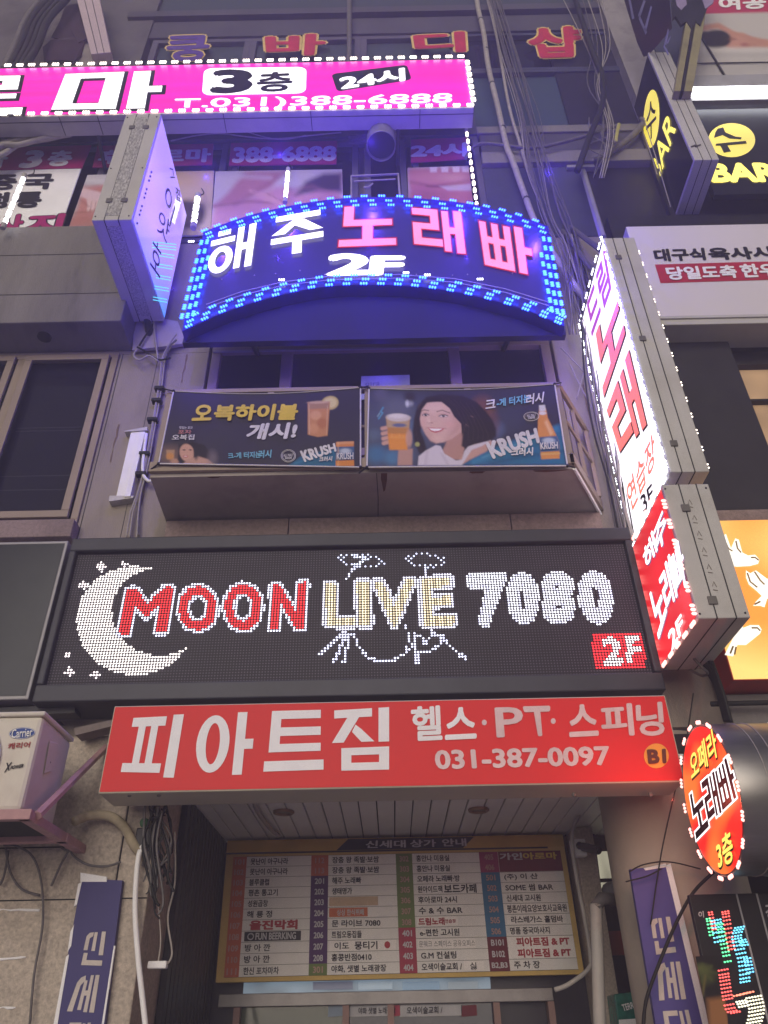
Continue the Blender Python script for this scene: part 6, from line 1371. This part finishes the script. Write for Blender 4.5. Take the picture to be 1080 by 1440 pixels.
# left side cables
for k in range(5):
    s = random.uniform(-3, 3)
    cable('thin cable strapped down the beige wall beside the left banner', [(250+s, 470), (232+s, 500), (226+s, 540), (216+s, 600), (206+s, 655), (197+s, 690), (190+s*2.4, 720), (186+s*3.4, 756)], -.03-.006*k, .006, random.choice([m_cable, m_cable_w, m_cable_b]), 'cables strapped to the left wall', 5)
cable('white hose bending out from the wall below the left banner', [(206, 610), (202, 640), (201, 665), (208, 676), (214, 676)], -.06, .012, m_white, n=7, name='hose', cat='hose')
c = MB()
for x, y in ((225, 548), (221, 565), (215, 592), (204, 640), (199, 668)):
    pp = P(x, y, -.045); c.box(pp.x-.035, pp.y-.03, pp.z-.012, pp.x+.035, pp.y+.02, pp.z+.012)
t = c.build('cable_clips', m_cable_b, None); tag(t, 'black clips holding the cables to the left wall', 'clips')
for a in ([(193, 488), (204, 494), (215, 502), (226, 506), (240, 503)], [(192, 492), (188, 500), (196, 506), (210, 500), (222, 508)], [(196, 486), (206, 470), (216, 455)], [(222, 506), (219, 480), (216, 452)], [(232, 505), (238, 488), (248, 478)]):
    cable('small knotted wire under the lavender sign', a, -.08, .008, random.choice([m_cable_b, m_cable_w, m_cable]), 'knotted wires under the lavender sign', 5)
t = MB(); t.slab([P(x, y, -.05) for x, y in ((186, 492), (190, 440), (250, 452), (262, 482), (240, 486))], (0, .03, 0)); t = t.build('wall_plate', M('pale_plaster_patch', (.42, .37, .40), .8, stain=.3, sscale=3), None); tag(t, 'pale plaster patch on the wall under the lavender sign', 'patch')
for k in range(7):
    cable('pale slack cable lying over the far left third floor window', [(-40, 215+k*3), (0, 212+random.uniform(-8, 8)), (28, 200+random.uniform(-6, 6)), (60, 192+random.uniform(-5, 6)), (100, 186+random.uniform(-4, 4))], -.2-.015*k, random.uniform(.012, .03), m_cable_w, 'slack cables at the far left third floor', 7)
for k in range(5):
    cable('black cable sweeping up beside the torn sign', [(5+k*7, 98), (22+k*8, 62), (36+k*8, 28), (62+k*9, -6), (90+k*8, -40)], -.35-.02*k, random.uniform(.02, .04), random.choice([m_cable_b, m_cable_b, m_cable]), 'black cables beside the torn sign', 7)
cable('thin wire sagging below the magenta sign', [(240, 198), (280, 190), (314, 188), (345, 192), (390, 195), (440, 190), (480, 186)], -.1, .007, m_cable_w, n=5)
cable('second thin wire under the magenta sign', [(300, 175), (330, 180), (370, 192), (400, 196), (430, 190)], -.12, .005, m_cable_w, n=5)
cable('thick black cable running diagonally across the right blue banner', [(1005, 1225), (975, 1255), (950, 1300), (925, 1360), (908, 1410), (904, 1460)], -.25, .008, m_cable_b, n=6)
for pts in ([(975, 975), (970, 1010), (962, 1060), (945, 1130), (930, 1200), (915, 1300)], [(885, 1226), (905, 1216), (940, 1212), (985, 1222)], [(880, 1240), (910, 1232), (930, 1222)]):
    cable('thin dark wire tied round the right column', pts, -.2, .0035, m_cable_b, 'thin wires at the right column', 5)
for k in range(5):
    cable('black cable dropping behind the red projecting sign', [(985+k*4, 930), (1004+k*2, 960), (1012+k*2, 985), (1020+k*2, 1015)], -.25-.02*k, .010, m_cable_b, 'black cables behind the red projecting sign', 6)
cable('horizontal black pipe under the beam at right', [(1000, 990), (1040, 989), (1090, 988)], -.2, .014, m_cable_b, n=7, name='pipe', cat='pipe')
# tangle under the gym sign, left
for k in range(26):
    a = (random.uniform(200, 238), random.uniform(1115, 1150)); b = (random.uniform(198, 245), random.uniform(1150, 1200)); d = (random.uniform(205, 240), random.uniform(1200, 1270))
    cable('dark wire in the tangle hanging under the left end of the gym sign', [a, b, d, (d[0]+random.uniform(-10, 10), d[1]+random.uniform(5, 25))], -.1+random.uniform(-.08, .1), random.uniform(.003, .007), random.choice([m_cable_b, m_cable_b, m_cable]), 'tangled wires under the gym sign', 5)
t = empty('wire_transformer', P(206, 1158, -.1), 'small box and green cap buried in the wire tangle under the gym sign', 'junction box'); p = P(206, 1180, -.08)
c = MB(); c.box(p.x-.05, p.y-.03, p.z-.04, p.x+.04, p.y+.03, p.z+.05); c.build('box', m_black, t, bevel=.006); c = MB(); c.ball(P(203, 1157, -.1), .024, 12); c.build('cap', M('green_plastic', (.06, .16, .08), .5), t, smooth=True)
for a in ([(88, 1190), (92, 1182), (100, 1184), (96, 1196), (86, 1192)], [(96, 1190), (104, 1204), (124, 1216), (150, 1218), (170, 1212)], [(97, 1196), (86, 1215), (72, 1246)], [(8, 1192), (14, 1225), (30, 1250), (56, 1259)], [(5, 1188), (24, 1190), (46, 1205), (58, 1240), (60, 1300), (48, 1370), (42, 1440)], [(12, 1196), (6, 1230), (0, 1245)]):
    cable('loose wire looping over the left stone column', a, -.1, .006, random.choice([m_cable, m_cable]), 'loose wires on the left column', 6)
bpy.data.objects.remove(_to)
# ================================================================== added scattering volume imitating lens veil and glow
HZ = MB(); HZ.box(-31, -31, -1, 31, 31, 15.5)
_m = bpy.data.materials.new('lens_veil'); _m.use_nodes = True; _m.node_tree.nodes.clear()
_o = _m.node_tree.nodes.new('ShaderNodeOutputMaterial'); _v = _m.node_tree.nodes.new('ShaderNodeVolumePrincipled')
_v.inputs['Color'].default_value = (.86, .82, .98, 1); _v.inputs['Density'].default_value = .023; _v.inputs['Anisotropy'].default_value = 0.0
_m.node_tree.links.new(_v.outputs[0], _o.inputs['Volume'])
hz = HZ.build('veil_volume', _m); hz['kind'] = 'stuff'
